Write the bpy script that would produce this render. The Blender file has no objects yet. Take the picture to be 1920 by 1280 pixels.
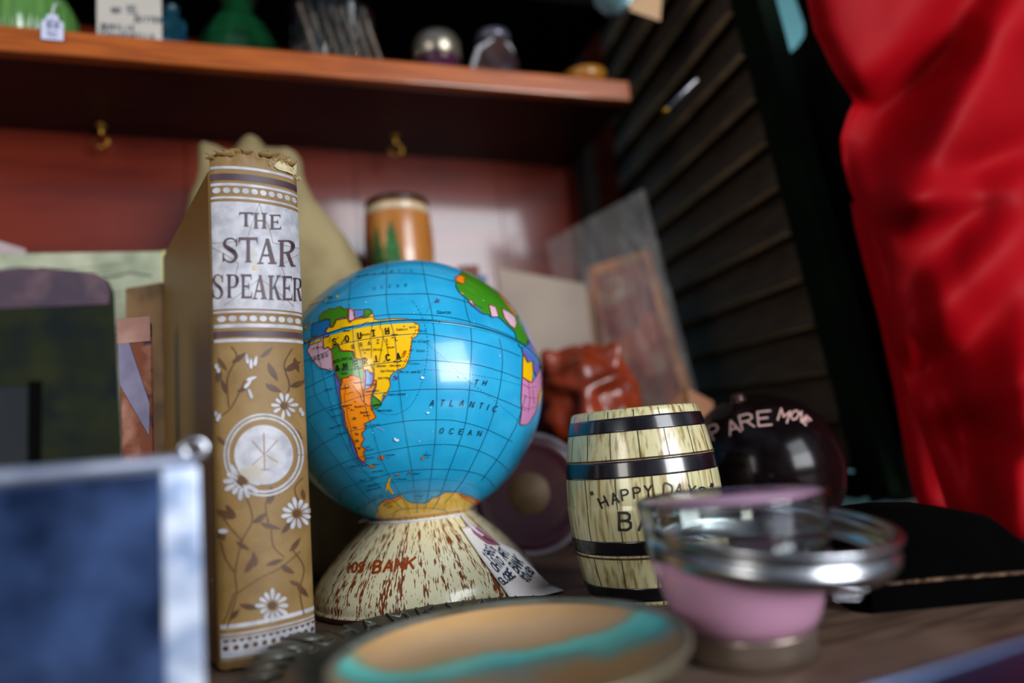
import bpy, bmesh, math, random
from mathutils import Vector, Matrix, noise
from mathutils.geometry import tessellate_polygon
random.seed(7)
SC = bpy.context.scene
COL = SC.collection
PI = math.pi

# ------------------------------------------------------------------ camera
F_PX = 1280.0                       # 24 mm on a 36 mm wide sensor, 1920 px wide
EYE = Vector((0, 0, 0.084))
_a, _r = math.radians(8.5), math.radians(5.5)
FWD = Vector((0, math.cos(_a), math.sin(_a)))
_u0 = Vector((0, -math.sin(_a), math.cos(_a))); _r0 = Vector((1, 0, 0))
RGT = math.cos(_r)*_r0 - math.sin(_r)*_u0
UPV = math.sin(_r)*_r0 + math.cos(_r)*_u0
cam_d = bpy.data.cameras.new('camera'); cam = bpy.data.objects.new('camera', cam_d); COL.objects.link(cam)
cam_d.sensor_width = 36.0; cam_d.lens = 24.0; cam_d.clip_start = 0.01
cam.matrix_world = Matrix(((RGT.x, UPV.x, -FWD.x, EYE.x), (RGT.y, UPV.y, -FWD.y, EYE.y), (RGT.z, UPV.z, -FWD.z, EYE.z), (0, 0, 0, 1)))
cam_d.dof.use_dof = True; cam_d.dof.focus_distance = 0.348; cam_d.dof.aperture_fstop = 2.3
SC.camera = cam

# ------------------------------------------------------------------ world, window and fill lights, exposure
W = bpy.data.worlds.new('room_air'); SC.world = W; W.use_nodes = True
_n = W.node_tree.nodes; _l = W.node_tree.links
_bg = _n['Background']
_tc = _n.new('ShaderNodeTexCoord'); _nz = _n.new('ShaderNodeTexNoise'); _nz.inputs['Scale'].default_value = 2.2
_nz.inputs['Detail'].default_value = 3
_rp = _n.new('ShaderNodeValToRGB')
_rp.color_ramp.elements[0].position = 0.44; _rp.color_ramp.elements[0].color = (0.03, 0.05, 0.10, 1)
_rp.color_ramp.elements[1].position = 0.66; _rp.color_ramp.elements[1].color = (1.5, 1.7, 2.1, 1)
_l.new(_tc.outputs['Generated'], _nz.inputs['Vector']); _l.new(_nz.outputs['Fac'], _rp.inputs['Fac'])
_l.new(_rp.outputs['Color'], _bg.inputs['Color']); _bg.inputs['Strength'].default_value = 0.22

def area_light(name, loc, target, sx, sy, power, color):
    d = bpy.data.lights.new(name, 'AREA'); d.shape = 'RECTANGLE'; d.size = sx; d.size_y = sy
    d.energy = power; d.color = color
    o = bpy.data.objects.new(name, d); COL.objects.link(o); o.location = loc
    o.rotation_euler = (Vector(target)-Vector(loc)).to_track_quat('-Z', 'Y').to_euler()
    return o
_T = Vector((-0.06, 0.42, 0.12))
area_light('window_light_lower', _T + Vector((1.53, -1.58, 0.30)), _T, 1.05, 0.62, 42, (0.93, 0.96, 1.0))
area_light('window_light_upper', _T + Vector((1.53, -1.58, 0.98)), _T, 1.05, 0.60, 20, (0.90, 0.95, 1.0))
area_light('left_fill_light', (-1.1, -1.3, 0.5), _T, 0.5, 0.8, 11, (1.0, 0.95, 0.88))  # added fill from the left, lifts the shutter slats
area_light('back_wall_fill', (1.9, 1.7, 1.2), (1.6, 3.0, 0.9), 0.6, 0.6, 22, (0.95, 1.0, 1.0))  # added lamp that brightens only the teal back wall
SC.view_settings.view_transform = 'Standard'; SC.view_settings.look = 'None'
SC.view_settings.gamma = 1.0; SC.view_settings.use_curve_mapping = False
SC.view_settings.exposure = 0.0

# ------------------------------------------------------------------ measuring helpers
def ray(px, py): return FWD + (px-960)/F_PX*RGT - (py-640)/F_PX*UPV
def at(px, py, d): return EYE + ray(px, py)*d                      # point at a depth in front of the lens
def on(px, py, z):                                                 # point on a level plane
    r = ray(px, py); return EYE + r*((z-EYE.z)/r.z)
def pxof(p):
    v = p-EYE; Z = v.dot(FWD); return 960+F_PX*v.dot(RGT)/Z, 640-F_PX*v.dot(UPV)/Z
def col_on(px, base, d):                                           # point of a line that falls in a picture column
    lo, hi = -3.0, 3.0
    best = None
    for k in range(2401):
        t = lo+(hi-lo)*k/2400
        p = base+d*t
        if (p-EYE).dot(FWD) < 0.05: continue
        e = abs(pxof(p)[0]-px)
        if best is None or e < best[0]: best = (e, p)
    return best[1].copy()

# ------------------------------------------------------------------ materials
def srgb(h):
    if isinstance(h, str):
        h = h.lstrip('#'); c = [int(h[i:i+2], 16)/255 for i in (0, 2, 4)]
    else: c = h
    return tuple((x/12.92 if x <= 0.04045 else ((x+0.055)/1.055)**2.4) for x in c)
MATS = {}
def M(name, c1, rough=0.5, metal=0.0, c2=None, scale=40, stretch=(1, 1, 1), bump=0.0, bscale=None, coat=0.0, trans=0.0, ior=1.45, alpha=1.0,
      lo=0.4, hi=0.62, detail=5, sheen=0.0, sub=0.0, spec=0.5, c3=None, s3=8, lo3=0.5, hi3=0.6):
    if name in MATS: return MATS[name]
    m = bpy.data.materials.new(name); m.use_nodes = True; MATS[name] = m
    n = m.node_tree.nodes; l = m.node_tree.links; b = n['Principled BSDF']
    A = srgb(c1)
    b.inputs['Base Color'].default_value = (*A, 1); b.inputs['Roughness'].default_value = rough
    b.inputs['Metallic'].default_value = metal; b.inputs['IOR'].default_value = ior
    b.inputs['Coat Weight'].default_value = coat; b.inputs['Coat Roughness'].default_value = 0.08
    b.inputs['Transmission Weight'].default_value = trans; b.inputs['Alpha'].default_value = alpha
    b.inputs['Specular IOR Level'].default_value = spec
    if sheen: b.inputs['Sheen Weight'].default_value = sheen
    if sub:
        b.inputs['Subsurface Weight'].default_value = sub; b.inputs['Subsurface Radius'].default_value = (0.01, 0.006, 0.005)
        b.inputs['Subsurface Scale'].default_value = 0.5
    tc = n.new('ShaderNodeTexCoord'); mp = n.new('ShaderNodeMapping'); mp.inputs['Scale'].default_value = stretch
    l.new(tc.outputs['Object'], mp.inputs['Vector'])
    src = None
    if c2:
        nz = n.new('ShaderNodeTexNoise'); nz.inputs['Scale'].default_value = scale; nz.inputs['Detail'].default_value = detail
        l.new(mp.outputs['Vector'], nz.inputs['Vector'])
        rp = n.new('ShaderNodeValToRGB'); rp.color_ramp.elements[0].position = lo; rp.color_ramp.elements[1].position = hi
        rp.color_ramp.elements[0].color = (*A, 1); rp.color_ramp.elements[1].color = (*srgb(c2), 1)
        l.new(nz.outputs['Fac'], rp.inputs['Fac']); src = rp.outputs['Color']
        if c3:
            n3 = n.new('ShaderNodeTexNoise'); n3.inputs['Scale'].default_value = s3; n3.inputs['Detail'].default_value = 3
            l.new(tc.outputs['Object'], n3.inputs['Vector'])
            r3 = n.new('ShaderNodeValToRGB'); r3.color_ramp.elements[0].position = lo3; r3.color_ramp.elements[1].position = hi3
            r3.color_ramp.elements[0].color = (0, 0, 0, 1); r3.color_ramp.elements[1].color = (1, 1, 1, 1)
            l.new(n3.outputs['Fac'], r3.inputs['Fac'])
            mx = n.new('ShaderNodeMix'); mx.data_type = 'RGBA'
            l.new(r3.outputs['Color'], mx.inputs['Factor']); l.new(src, mx.inputs[6]); mx.inputs[7].default_value = (*srgb(c3), 1)
            src = mx.outputs[2]
        l.new(src, b.inputs['Base Color'])
    if bump:
        nb = n.new('ShaderNodeTexNoise'); nb.inputs['Scale'].default_value = bscale or scale; nb.inputs['Detail'].default_value = 4
        l.new(mp.outputs['Vector'], nb.inputs['Vector'])
        bu = n.new('ShaderNodeBump'); bu.inputs['Strength'].default_value = bump; bu.inputs['Distance'].default_value = 0.001
        l.new(nb.outputs['Fac'], bu.inputs['Height']); l.new(bu.outputs['Normal'], b.inputs['Normal'])
    return m

# ------------------------------------------------------------------ mesh builder
class MB:
    def __init__(s): s.v = []; s.f = []; s.m = []; s.sm = []
    def face(s, pts, mi=0, sm=False):
        k = len(s.v); s.v += [Vector(p) for p in pts]; s.f.append(tuple(range(k, k+len(pts)))); s.m.append(mi); s.sm.append(sm)
    def grid(s, rows, mi=0, cu=False, cv=False, sm=True, flip=False):
        k = len(s.v); R = len(rows); Cn = len(rows[0])
        for r in rows: s.v += [Vector(p) for p in r]
        for i in range(R if cv else R-1):
            for j in range(Cn if cu else Cn-1):
                a, b = k+i*Cn+j, k+i*Cn+(j+1) % Cn
                c, d = k+((i+1) % R)*Cn+(j+1) % Cn, k+((i+1) % R)*Cn+j
                s.f.append((a, d, c, b) if flip else (a, b, c, d)); s.m.append(mi(i, j) if callable(mi) else mi); s.sm.append(sm)
    def box(s, lo, hi, mi=0, mat=None):
        x0, y0, z0 = lo; x1, y1, z1 = hi
        P = [Vector(p) for p in ((x0,y0,z0),(x1,y0,z0),(x1,y1,z0),(x0,y1,z0),(x0,y0,z1),(x1,y0,z1),(x1,y1,z1),(x0,y1,z1))]
        if mat is not None: P = [mat @ p for p in P]
        k = len(s.v); s.v += P
        for f in ((0,3,2,1),(4,5,6,7),(0,1,5,4),(1,2,6,5),(2,3,7,6),(3,0,4,7)):
            s.f.append(tuple(k+i for i in f)); s.m.append(mi); s.sm.append(False)
    def lathe(s, prof, n=64, mi=0, c=(0, 0, 0), sm=True, cap0=False, cap1=False):
        rows = [[(c[0]+r*math.cos(2*PI*j/n), c[1]+r*math.sin(2*PI*j/n), c[2]+z) for j in range(n)] for r, z in prof]
        if callable(mi): mf = mi
        else: mf = mi
        s.grid(rows, mf, cu=True, sm=sm)
        if cap0: s.face(rows[0][::-1], mi(0, 0) if callable(mi) else mi)
        if cap1: s.face(rows[-1], mi(len(rows)-2, 0) if callable(mi) else mi)
    def tube(s, pts, r, n=10, mi=0, closed=False, cap=True):
        pts = [Vector(p) for p in pts]; N = len(pts); rows = []
        prev = None
        for i, p in enumerate(pts):
            a = pts[(i-1) % N] if (closed or i > 0) else p; b = pts[(i+1) % N] if (closed or i < N-1) else p
            t = (b-a).normalized()
            if prev is None:
                x = t.orthogonal().normalized()
            else:
                x = (prev - t*prev.dot(t)).normalized()
            prev = x; y = t.cross(x); rr = r[i] if isinstance(r, (list, tuple)) else r
            rows.append([p+rr*(x*math.cos(2*PI*j/n)+y*math.sin(2*PI*j/n)) for j in range(n)])
        s.grid(rows, mi, cu=True, cv=closed)
        if cap and not closed: s.face(rows[0][::-1], mi, True); s.face(rows[-1], mi, True)
    def prism(s, poly, z0, z1, mi=0, mat=None, sm=False):
        P0 = [Vector((x, y, z0)) for x, y in poly]; P1 = [Vector((x, y, z1)) for x, y in poly]
        if mat is not None: P0 = [mat@p for p in P0]; P1 = [mat@p for p in P1]
        k = len(s.v); n = len(poly); s.v += P0+P1
        s.f.append(tuple(range(k+n-1, k-1, -1))); s.m.append(mi); s.sm.append(False)
        s.f.append(tuple(range(k+n, k+2*n))); s.m.append(mi); s.sm.append(False)
        for i in range(n):
            j = (i+1) % n; s.f.append((k+i, k+j, k+n+j, k+n+i)); s.m.append(mi); s.sm.append(sm)
    def merge(s, other, shift=0):
        k = len(s.v); s.v += other.v
        s.f += [tuple(k+i for i in f) for f in other.f]; s.m += [m+shift for m in other.m]; s.sm += other.sm
    def build(s, name, mats, parent=None, off=None, bevel=0.0, seg=2, loc=None, rot=None, sub=0, weld=False):
        me = bpy.data.meshes.new(name)
        vs = [v-off for v in s.v] if off is not None else s.v
        me.from_pydata([tuple(v) for v in vs], [], s.f)
        if not isinstance(mats, (list, tuple)): mats = [mats]
        for m in mats: me.materials.append(m)
        me.polygons.foreach_set('material_index', s.m); me.polygons.foreach_set('use_smooth', s.sm)
        me.update()
        if weld:
            bm = bmesh.new(); bm.from_mesh(me); bmesh.ops.remove_doubles(bm, verts=bm.verts, dist=1e-5); bmesh.ops.recalc_face_normals(bm, faces=bm.faces)
            bm.to_mesh(me); bm.free()
        o = bpy.data.objects.new(name, me); COL.objects.link(o)
        if parent is not None: o.parent = parent
        if loc is not None: o.location = loc
        if rot is not None: o.rotation_euler = rot
        if bevel:
            b = o.modifiers.new('bevel', 'BEVEL'); b.width = bevel; b.segments = seg; b.limit_method = 'ANGLE'; b.angle_limit = 0.6
        if sub:
            u = o.modifiers.new('sub', 'SUBSURF'); u.levels = sub; u.render_levels = sub
        return o

def thing(name, label, cat, loc=(0, 0, 0), rot=(0, 0, 0), group=None):
    o = bpy.data.objects.new(name, None); COL.objects.link(o); o.empty_display_size = 0.02
    o.location = loc; o.rotation_euler = rot; tag(o, label, cat, group); return o
def tag(o, label=None, cat=None, group=None, kind=None):
    if label: o['label'] = label
    if cat: o['category'] = cat
    if group: o['group'] = group
    if kind: o['kind'] = kind
    return o
def struct(name, mb, mat):
    o = mb.build(name, mat); o['kind'] = 'structure'; return o
def frame(o, x, y, z=None):
    x = Vector(x).normalized(); y = Vector(y).normalized(); z = x.cross(y) if z is None else Vector(z)
    o = Vector(o)
    return Matrix(((x.x, y.x, z.x, o.x), (x.y, y.y, z.y, o.y), (x.z, y.z, z.z, o.z), (0, 0, 0, 1)))

# ------------------------------------------------------------------ printing on surfaces: flat art subdivided and wrapped by a map
GL = {'A':[[(0,0),(2,6),(4,0)],[(.8,2.1),(3.2,2.1)]],'B':[[(0,0),(0,6),(2.5,6),(3.5,5.3),(3.5,3.9),(2.5,3.2),(0,3.2)],[(2.5,3.2),(3.9,2.5),(3.9,.8),(2.7,0),(0,0)]],
'C':[[(4,5),(3,6),(1.2,6),(0,4.8),(0,1.2),(1.2,0),(3,0),(4,1)]],'D':[[(0,0),(0,6),(2.2,6),(4,4.5),(4,1.5),(2.2,0),(0,0)]],
'E':[[(4,6),(0,6),(0,0),(4,0)],[(0,3.1),(3,3.1)]],'F':[[(4,6),(0,6),(0,0)],[(0,3.1),(3,3.1)]],
'G':[[(4,5),(3,6),(1.2,6),(0,4.8),(0,1.2),(1.2,0),(3,0),(4,1),(4,2.6),(2.4,2.6)]],'H':[[(0,0),(0,6)],[(4,0),(4,6)],[(0,3),(4,3)]],
'I':[[(2,0),(2,6)]],'J':[[(3.5,6),(3.5,1.2),(2.5,0),(1.2,0),(.3,1)]],'K':[[(0,0),(0,6)],[(4,6),(0,2.6)],[(1.3,3.7),(4,0)]],'L':[[(0,6),(0,0),(3.6,0)]],
'M':[[(0,0),(0,6),(2,2.4),(4,6),(4,0)]],'N':[[(0,0),(0,6),(4,0),(4,6)]],'O':[[(1.3,0),(0,1.4),(0,4.6),(1.3,6),(2.7,6),(4,4.6),(4,1.4),(2.7,0),(1.3,0)]],
'P':[[(0,0),(0,6),(2.8,6),(4,5.2),(4,3.7),(2.8,2.9),(0,2.9)]],'Q':[[(1.3,0),(0,1.4),(0,4.6),(1.3,6),(2.7,6),(4,4.6),(4,1.4),(2.7,0),(1.3,0)],[(2.5,1.6),(4.2,-.4)]],
'R':[[(0,0),(0,6),(2.8,6),(4,5.2),(4,3.9),(2.8,3.1),(0,3.1)],[(2,3.1),(4,0)]],
'S':[[(3.9,5),(3,6),(1.2,6),(.2,5.2),(.2,4),(1.2,3.3),(2.9,2.8),(3.9,2),(3.9,.9),(2.9,0),(1.1,0),(0,1)]],
'T':[[(0,6),(4,6)],[(2,6),(2,0)]],'U':[[(0,6),(0,1.3),(1.2,0),(2.8,0),(4,1.3),(4,6)]],'V':[[(0,6),(2,0),(4,6)]],'W':[[(0,6),(1,0),(2,4),(3,0),(4,6)]],
'X':[[(0,0),(4,6)],[(0,6),(4,0)]],'Y':[[(0,6),(2,3),(4,6)],[(2,3),(2,0)]],'Z':[[(0,6),(4,6),(0,0),(4,0)]],
'0':[[(1.3,0),(0,1.4),(0,4.6),(1.3,6),(2.7,6),(4,4.6),(4,1.4),(2.7,0),(1.3,0)]],'1':[[(1,4.6),(2.2,6),(2.2,0)]],
'2':[[(0,4.6),(1.2,6),(2.8,6),(3.8,5),(3.6,3.4),(0,0),(4,0)]],'4':[[(3,0),(3,6),(0,2),(4,2)]],'5':[[(3.6,6),(.4,6),(.2,3.4),(2.6,3.6),(3.9,2.3),(3.6,.8),(2.2,0),(.2,.4)]],
'6':[[(3.6,5.6),(2,6),(.4,4),(0,1.6),(1.2,0),(2.8,0),(3.9,1.4),(3.2,3),(1.6,3.2),(.2,2)]],
'8':[[(2,3.2),(.4,4.2),(.8,5.7),(2,6),(3.2,5.7),(3.6,4.2),(2,3.2),(.2,2),(.4,.6),(2,0),(3.6,.6),(3.8,2),(2,3.2)]],
'9':[[(3.8,3.8),(2.4,2.8),(.8,3),(0,4.4),(1,6),(2.8,6),(3.9,4.6),(3.6,2),(2.2,0),(.8,.1)]],
's':[[(3.2,3.2),(1.2,3.6),(.8,2.6),(3,1.4),(2.6,.2),(.6,.3)]],'$':[[(3.9,5),(3,5.6),(1.2,5.6),(.2,4.9),(.2,3.9),(1.2,3.3),(2.9,2.8),(3.9,2),(3.9,1.1),(2.9,.5),(1.1,.5),(0,1.2)],[(2,6.6),(2,-.5)]],
'.':[[(1.8,0),(2.2,0.1)]],'"':[[(1.2,6.2),(1.2,4.8)],[(2.8,6.2),(2.8,4.8)]],'-':[[(1,3),(3,3)]],"'":[[(2,6.2),(2,4.8)]],' ':[]}

class Print:
    """Flat shapes in a 2-D picture, cut fine enough to lie on a curved surface given by fmap(u, v, layer)."""
    def __init__(s, fmap, step): s.map = fmap; s.step = step; s.mb = MB()
    def tri(s, pts, mi, lay):
        s.mb.face([s.map(u, v, lay) for u, v in pts], mi, True)
    def fill(s, pts, mi, lay):
        pts = [tuple(p) for p in pts]
        bm = bmesh.new(); vs = [bm.verts.new((x, y, 0)) for x, y in pts]
        for t in tessellate_polygon([[Vector((x, y, 0)) for x, y in pts]]):
            try: bm.faces.new([vs[i] for i in t])
            except ValueError: pass
        st = s.step
        for ax in (0, 1):
            lo = min(p[ax] for p in pts); hi = max(p[ax] for p in pts); k = math.floor(lo/st)+1
            while k*st < hi:
                co = [0, 0, 0]; co[ax] = k*st; no = [0, 0, 0]; no[ax] = 1
                bmesh.ops.bisect_plane(bm, geom=bm.verts[:]+bm.edges[:]+bm.faces[:], dist=1e-7, plane_co=co, plane_no=no); k += 1
        bm.normal_update()
        base = len(s.mb.v); bm.verts.index_update()
        s.mb.v += [Vector(s.map(v.co.x, v.co.y, lay)) for v in bm.verts]
        for f in bm.faces:
            s.mb.f.append(tuple(base+v.index for v in f.verts)); s.mb.m.append(mi); s.mb.sm.append(True)
        bm.free()
    def dot(s, x, y, r, mi, lay, ry=None, n=12):
        ry = ry or r
        s.tri([(x+r*math.cos(2*PI*k/n), y+ry*math.sin(2*PI*k/n)) for k in range(n)], mi, lay)
    def line(s, pts, w, mi, lay, closed=False, dash=None, joints=True):
        pts = [Vector((p[0], p[1])) for p in pts]
        if closed: pts.append(pts[0])
        acc = 0.0
        for a, b in zip(pts, pts[1:]):
            L = (b-a).length
            if L < 1e-9: continue
            d = (b-a)/L; nrm = Vector((-d.y, d.x))*w/2
            n = max(1, math.ceil(L/(dash if dash else s.step)))
            for k in range(n):
                if dash:
                    acc += 1
                    if int(acc) % 2: continue
                p, q = a+d*L*k/n, a+d*L*(k+1)/n
                s.tri([tuple(p-nrm), tuple(q-nrm), tuple(q+nrm), tuple(p+nrm)], mi, lay)
        if joints and not dash:
            for p in pts: s.dot(p.x, p.y, w/2, mi, lay, n=8)
    def smooth(s, pts, k=6, closed=False):
        P = [Vector((p[0], p[1])) for p in pts]; out = []; N = len(P)
        rng = range(N) if closed else range(N-1)
        for i in rng:
            if closed: p0, p1, p2, p3 = P[(i-1) % N], P[i], P[(i+1) % N], P[(i+2) % N]
            else: p0, p1, p2, p3 = P[max(i-1, 0)], P[i], P[i+1], P[min(i+2, N-1)]
            for j in range(k):
                t = j/k
                out.append(0.5*((2*p1)+(-p0+p2)*t+(2*p0-5*p1+4*p2-p3)*t*t+(-p0+3*p1-3*p2+p3)*t*t*t))
        if not closed: out.append(P[-1])
        return [(p.x, p.y) for p in out]
    def text(s, txt, x, y, h, mi, lay, ang=0.0, w=None, gap=0.35, wid=0.62, slant=0.0, ydown=True, center=False, jit=0.0):
        cw = h*wid; adv = cw*(1+gap); w = w or h*0.12
        if center: 
            x0 = -(len(txt)*adv-cw*gap)/2
        else: x0 = 0
        ca, sa = math.cos(ang), math.sin(ang)
        for i, ch in enumerate(txt):
            small = ch.islower() and ch != 's'
            g = GL.get(ch) or GL.get(ch.upper()) or []
            sc = 0.74 if small else 1.0
            dy = random.uniform(-jit, jit)*h; dr = random.uniform(-jit, jit)
            for st in g:
                P = []
                for gx, gy in st:
                    lx = x0+i*adv+gx/4*cw*sc+gy/6*h*slant; ly = gy/6*h*sc+dy+dr*(gx-2)/4*cw
                    if ydown: P.append((x+lx*ca+ly*sa, y+lx*sa-ly*ca))
                    else: P.append((x+lx*ca-ly*sa, y+lx*sa+ly*ca))
                s.line(P, w, mi, lay)
    def serif(s, ch, x0, x1, yt, yb, mi, lay, yb1=None, yt1=None):
        """old-style capitals: heavy and light stems with bracket serifs, in a y-down box; right side may have other heights"""
        yb1 = yb if yb1 is None else yb1; yt1 = yt if yt1 is None else yt1
        Wd = x1-x0
        def q(u, v):      # u 0..1, v 0 bottom..1 top
            t = yt+(yt1-yt)*u; b = yb+(yb1-yb)*u
            return (x0+u*Wd, b+(t-b)*v)
        T = 0.24*(1 if ch not in 'MW' else .7)*min(1.0, 30/Wd if Wd > 30 else 1); t = 0.085*1.2
        def P(*pts): s.fill([q(*p) for p in pts], mi, lay)
        def bar(u0, v0, u1, v1): P((u0, v0), (u1, v0), (u1, v1), (u0, v1))
        def stem(uc, w, v0=0, v1=1, sb=True, st=True):
            P((uc-w/2, v0), (uc+w/2, v0), (uc+w*.42, .5*(v0+v1)), (uc+w/2, v1), (uc-w/2, v1), (uc-w*.42, .5*(v0+v1)))
            if sb: P((uc-w*.5-.1, v0), (uc+w*.5+.1, v0), (uc+w*.5, v0+.07), (uc-w*.5, v0+.07))
            if st: P((uc-w*.5-.1, v1-.07), (uc+w*.5+.1, v1-.07), (uc+w*.5+.1, v1), (uc-w*.5-.1, v1))
        def arc(pts, ws):
            pp = s.smooth(pts, 5); n = len(pp)
            for i in range(n-1):
                k = i/(n-1)*(len(ws)-1); j = int(k); w = ws[j]+(ws[min(j+1, len(ws)-1)]-ws[j])*(k-j)
                a, b = q(*pp[i]), q(*pp[i+1]); s.line([a, b], w*Wd, mi, lay)
        if ch == 'T':
            stem(.5, T, st=False); bar(0, .89, 1, 1); P((0, .7), (.09, .89), (0, .95)); P((1, .7), (.91, .89), (1, .95))
        elif ch == 'H': stem(.2, T); stem(.8, T); bar(.2, .46, .8, .55)
        elif ch == 'E':
            stem(.25, T); bar(.2, .91, .95, 1); bar(.2, 0, 1, .09); bar(.2, .46, .7, .54)
            P((.95, 1), (.86, .92), (.95, .74)); P((1, 0), (.9, .08), (1, .28)); P((.7, .36), (.76, .36), (.76, .64), (.7, .64), (.66, .5))
        elif ch == 'A':
            P((.0, 0), (.34, 0), (.3, .06), (.18, .07), (.56, .98), (.46, 1), (.08, .06), (0, .05))
            P((.42, 1), (.6, 1), (.92, .07), (1, .05), (1, 0), (.55, 0), (.58, .06), (.68, .07)); bar(.25, .3, .72, .38)
        elif ch == 'R':
            stem(.22, T); arc([(.3, .95), (.62, .96), (.84, .86), (.86, .7), (.68, .55), (.3, .52)], [.07, .12, .22, .22, .12, .07])
            P((.45, .53), (.66, .53), (.92, .06), (1.02, .06), (1.02, 0), (.76, 0))
        elif ch == 'P':
            stem(.25, T); arc([(.3, .95), (.66, .96), (.87, .86), (.88, .66), (.7, .48), (.3, .45)], [.07, .12, .24, .24, .12, .07])
        elif ch == 'K':
            stem(.22, T); P((.3, .42), (.4, .42), (.84, .93), (.84, 1), (.76, .98)); bar(.66, .93, .98, 1)
            P((.42, .58), (.54, .66), (.94, .07), (1.04, .05), (1.04, 0), (.74, 0))
        elif ch == 'S':
            arc([(.88, .78), (.72, .93), (.45, .97), (.2, .88), (.16, .7), (.42, .56), (.7, .43), (.85, .24), (.68, .06), (.4, .03), (.14, .14), (.08, .26)],
                [.05, .08, .09, .14, .2, .27, .27, .2, .14, .09, .08, .05])
            P((.84, .66), (.92, .66), (.92, 1), (.86, .96)); P((.04, .36), (.12, .36), (.12, .06), (.04, .0))
        else:
            s.text(ch, x0, yb, yt-yb, mi, lay)

# ------------------------------------------------------------------ palette
m_wood = M('red_brown_varnished_pine', '#6c2416', 0.27, c2='#581a10', scale=6, stretch=(1.2, 3, 9), bump=0.04, coat=0.6, c3='#7a2e1a', s3=5, lo3=.45, hi3=.75)
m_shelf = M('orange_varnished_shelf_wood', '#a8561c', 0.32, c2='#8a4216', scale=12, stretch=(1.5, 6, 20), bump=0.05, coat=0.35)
m_top = M('worn_brown_counter_wood', '#6e5646', 0.50, c2='#4e3a30', scale=14, stretch=(2, 14, 2), bump=0.12, c3='#8c7466', s3=9, lo3=.5, hi3=.7)
m_dark = M('near_black_paint', '#050605', 0.9, c2='#090807', scale=20, spec=.05)
m_shut = M('dark_brown_shutter_paint', '#3c3024', 0.6, c2='#2c2218', scale=22, stretch=(1, 1, 6), bump=0.1)
m_litedge = M('lit_slat_edge', '#c8b088', 0.5, c2='#a08a66', scale=30)  # pale tone painted in for light catching the slat edges
m_green = M('dark_green_paint', '#08130b', 0.9, c2='#060c07', scale=15, spec=.06)
m_brass = M('brass', '#c99a3c', 0.28, 1.0)
m_steel = M('polished_steel', '#c8ccd4', 0.16, 1.0, c2='#b4b8c2', scale=30)
m_zinc = M('brushed_zinc', '#b9bcc0', 0.25, 1.0, c2='#8f9296', scale=40, bump=0.06)
m_glass = M('clear_glass', '#f4faf8', 0.02, trans=1.0, ior=1.47)
m_thin = M('clear_plastic_film', '#e9e6e4', 0.16, trans=0.0, alpha=0.13, c2='#cfc8c6', scale=6, bump=0.6, bscale=18)
m_ggreen = M('green_glass', '#1a5a34', 0.08, trans=.55, ior=1.4, c2='#12391f', coat=.4, scale=30)
m_black = M('black_ink', '#0d0c0e', 0.45)
m_white = M('white_card', '#b8b2a8', 0.6, c2='#a8a298', scale=8)
m_cream = M('cream_paper', '#cbbfa0', 0.7, c2='#b7a98c', scale=9, bump=0.2)

# ------------------------------------------------------------------ the room behind
b = MB(); b.box((-4, 3.0, -1.2), (4.5, 3.08, 2.6)); struct('wall_back', b, M('pale_teal_wall', '#5c949c', 0.9, c2='#568a92', scale=3))
b = MB(); b.box((-4, -3, -1.2), (4.5, 3.0, -1.14)); struct('floor', b, M('dark_floorboards', '#3a2c22', 0.5, c2='#2a2019', scale=6, stretch=(1, 8, 1)))

# ------------------------------------------------------------------ the cabinet: counter, back panel, shelf
YAW = math.radians(19.0)
sD = Vector((math.cos(YAW), math.sin(YAW), 0)); nD = Vector((-math.sin(YAW), math.cos(YAW), 0))
E0 = at(600, 141, 0.55); ZB = E0.z; TH = 0.0195                      # underside of the shelf board
W0 = on(700, 288, ZB)                                                # back panel meets the underside
DEP = (W0-E0).dot(nD)
CO = Vector((W0.x, W0.y, 0))                                         # cabinet origin, on the back panel
def C2(u, v, z): return CO + sD*u + nD*v + Vector((0, 0, z))        # cabinet coordinates
def cabu(p): return (p-CO).dot(sD)
def on_wall(px, py):
    r = ray(px, py); return EYE + r*((CO-EYE).dot(nD)/r.dot(nD))
uR = cabu(on_wall(1168, 300)); uL = -0.95
uS = cabu(col_on(1186, E0, sD))                                      # right end of the shelf
cab = thing('display_cabinet', 'red-brown wooden display cabinet with one open shelf above the counter', 'cabinet', tuple(CO), (0, 0, YAW))
b = MB()
PR = Matrix.Rotation(math.radians(3.0), 4, 'Z'); k = 0; u = uL
while u < uR:
    w = 0.155
    u1 = min(u+w, uR)
    b.box((u+0.0005, 0, 0), (u1-0.0005, 0.014, 0.66), 0, PR)
    u = u1
b.box((uL, 0.009, 0), (uS, 0.016, 0.70), 0, PR)
b.build('back_panel', m_wood, cab)
m_shelf_shade = M('shade_darkened_shelf_wood', '#2a0c0a', 0.45, c2='#1c0806', scale=8, stretch=(1, 6, 12))  # shelf wood darkened: shade of the underside put into the colour
b = MB(); b.box((uL, -DEP+.012, ZB), (uS, 0.012, ZB+TH)); b.build('shelf', m_shelf_shade, cab, bevel=0.001)
b = MB(); b.box((uL, -DEP, ZB-.0004), (uS, -DEP+.0119, ZB+TH)); b.build('shelf_front_strip', m_shelf, cab, bevel=0.002, seg=3)  # strip split off the shelf to keep the lit orange tone
b = MB(); b.box((uS, -0.030, 0.0), (uS+0.014, 0, 0.60)); b.build('side_post', M('dark_red_post', '#120505', 0.95, c2='#0c0404', scale=8, stretch=(1, 1, 8)), cab, bevel=0.0015)
ZB2 = at(1180, 16, at(0,0,1).y*0+ (col_on(1180, E0, sD)-EYE).dot(FWD)).z+.020
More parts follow.
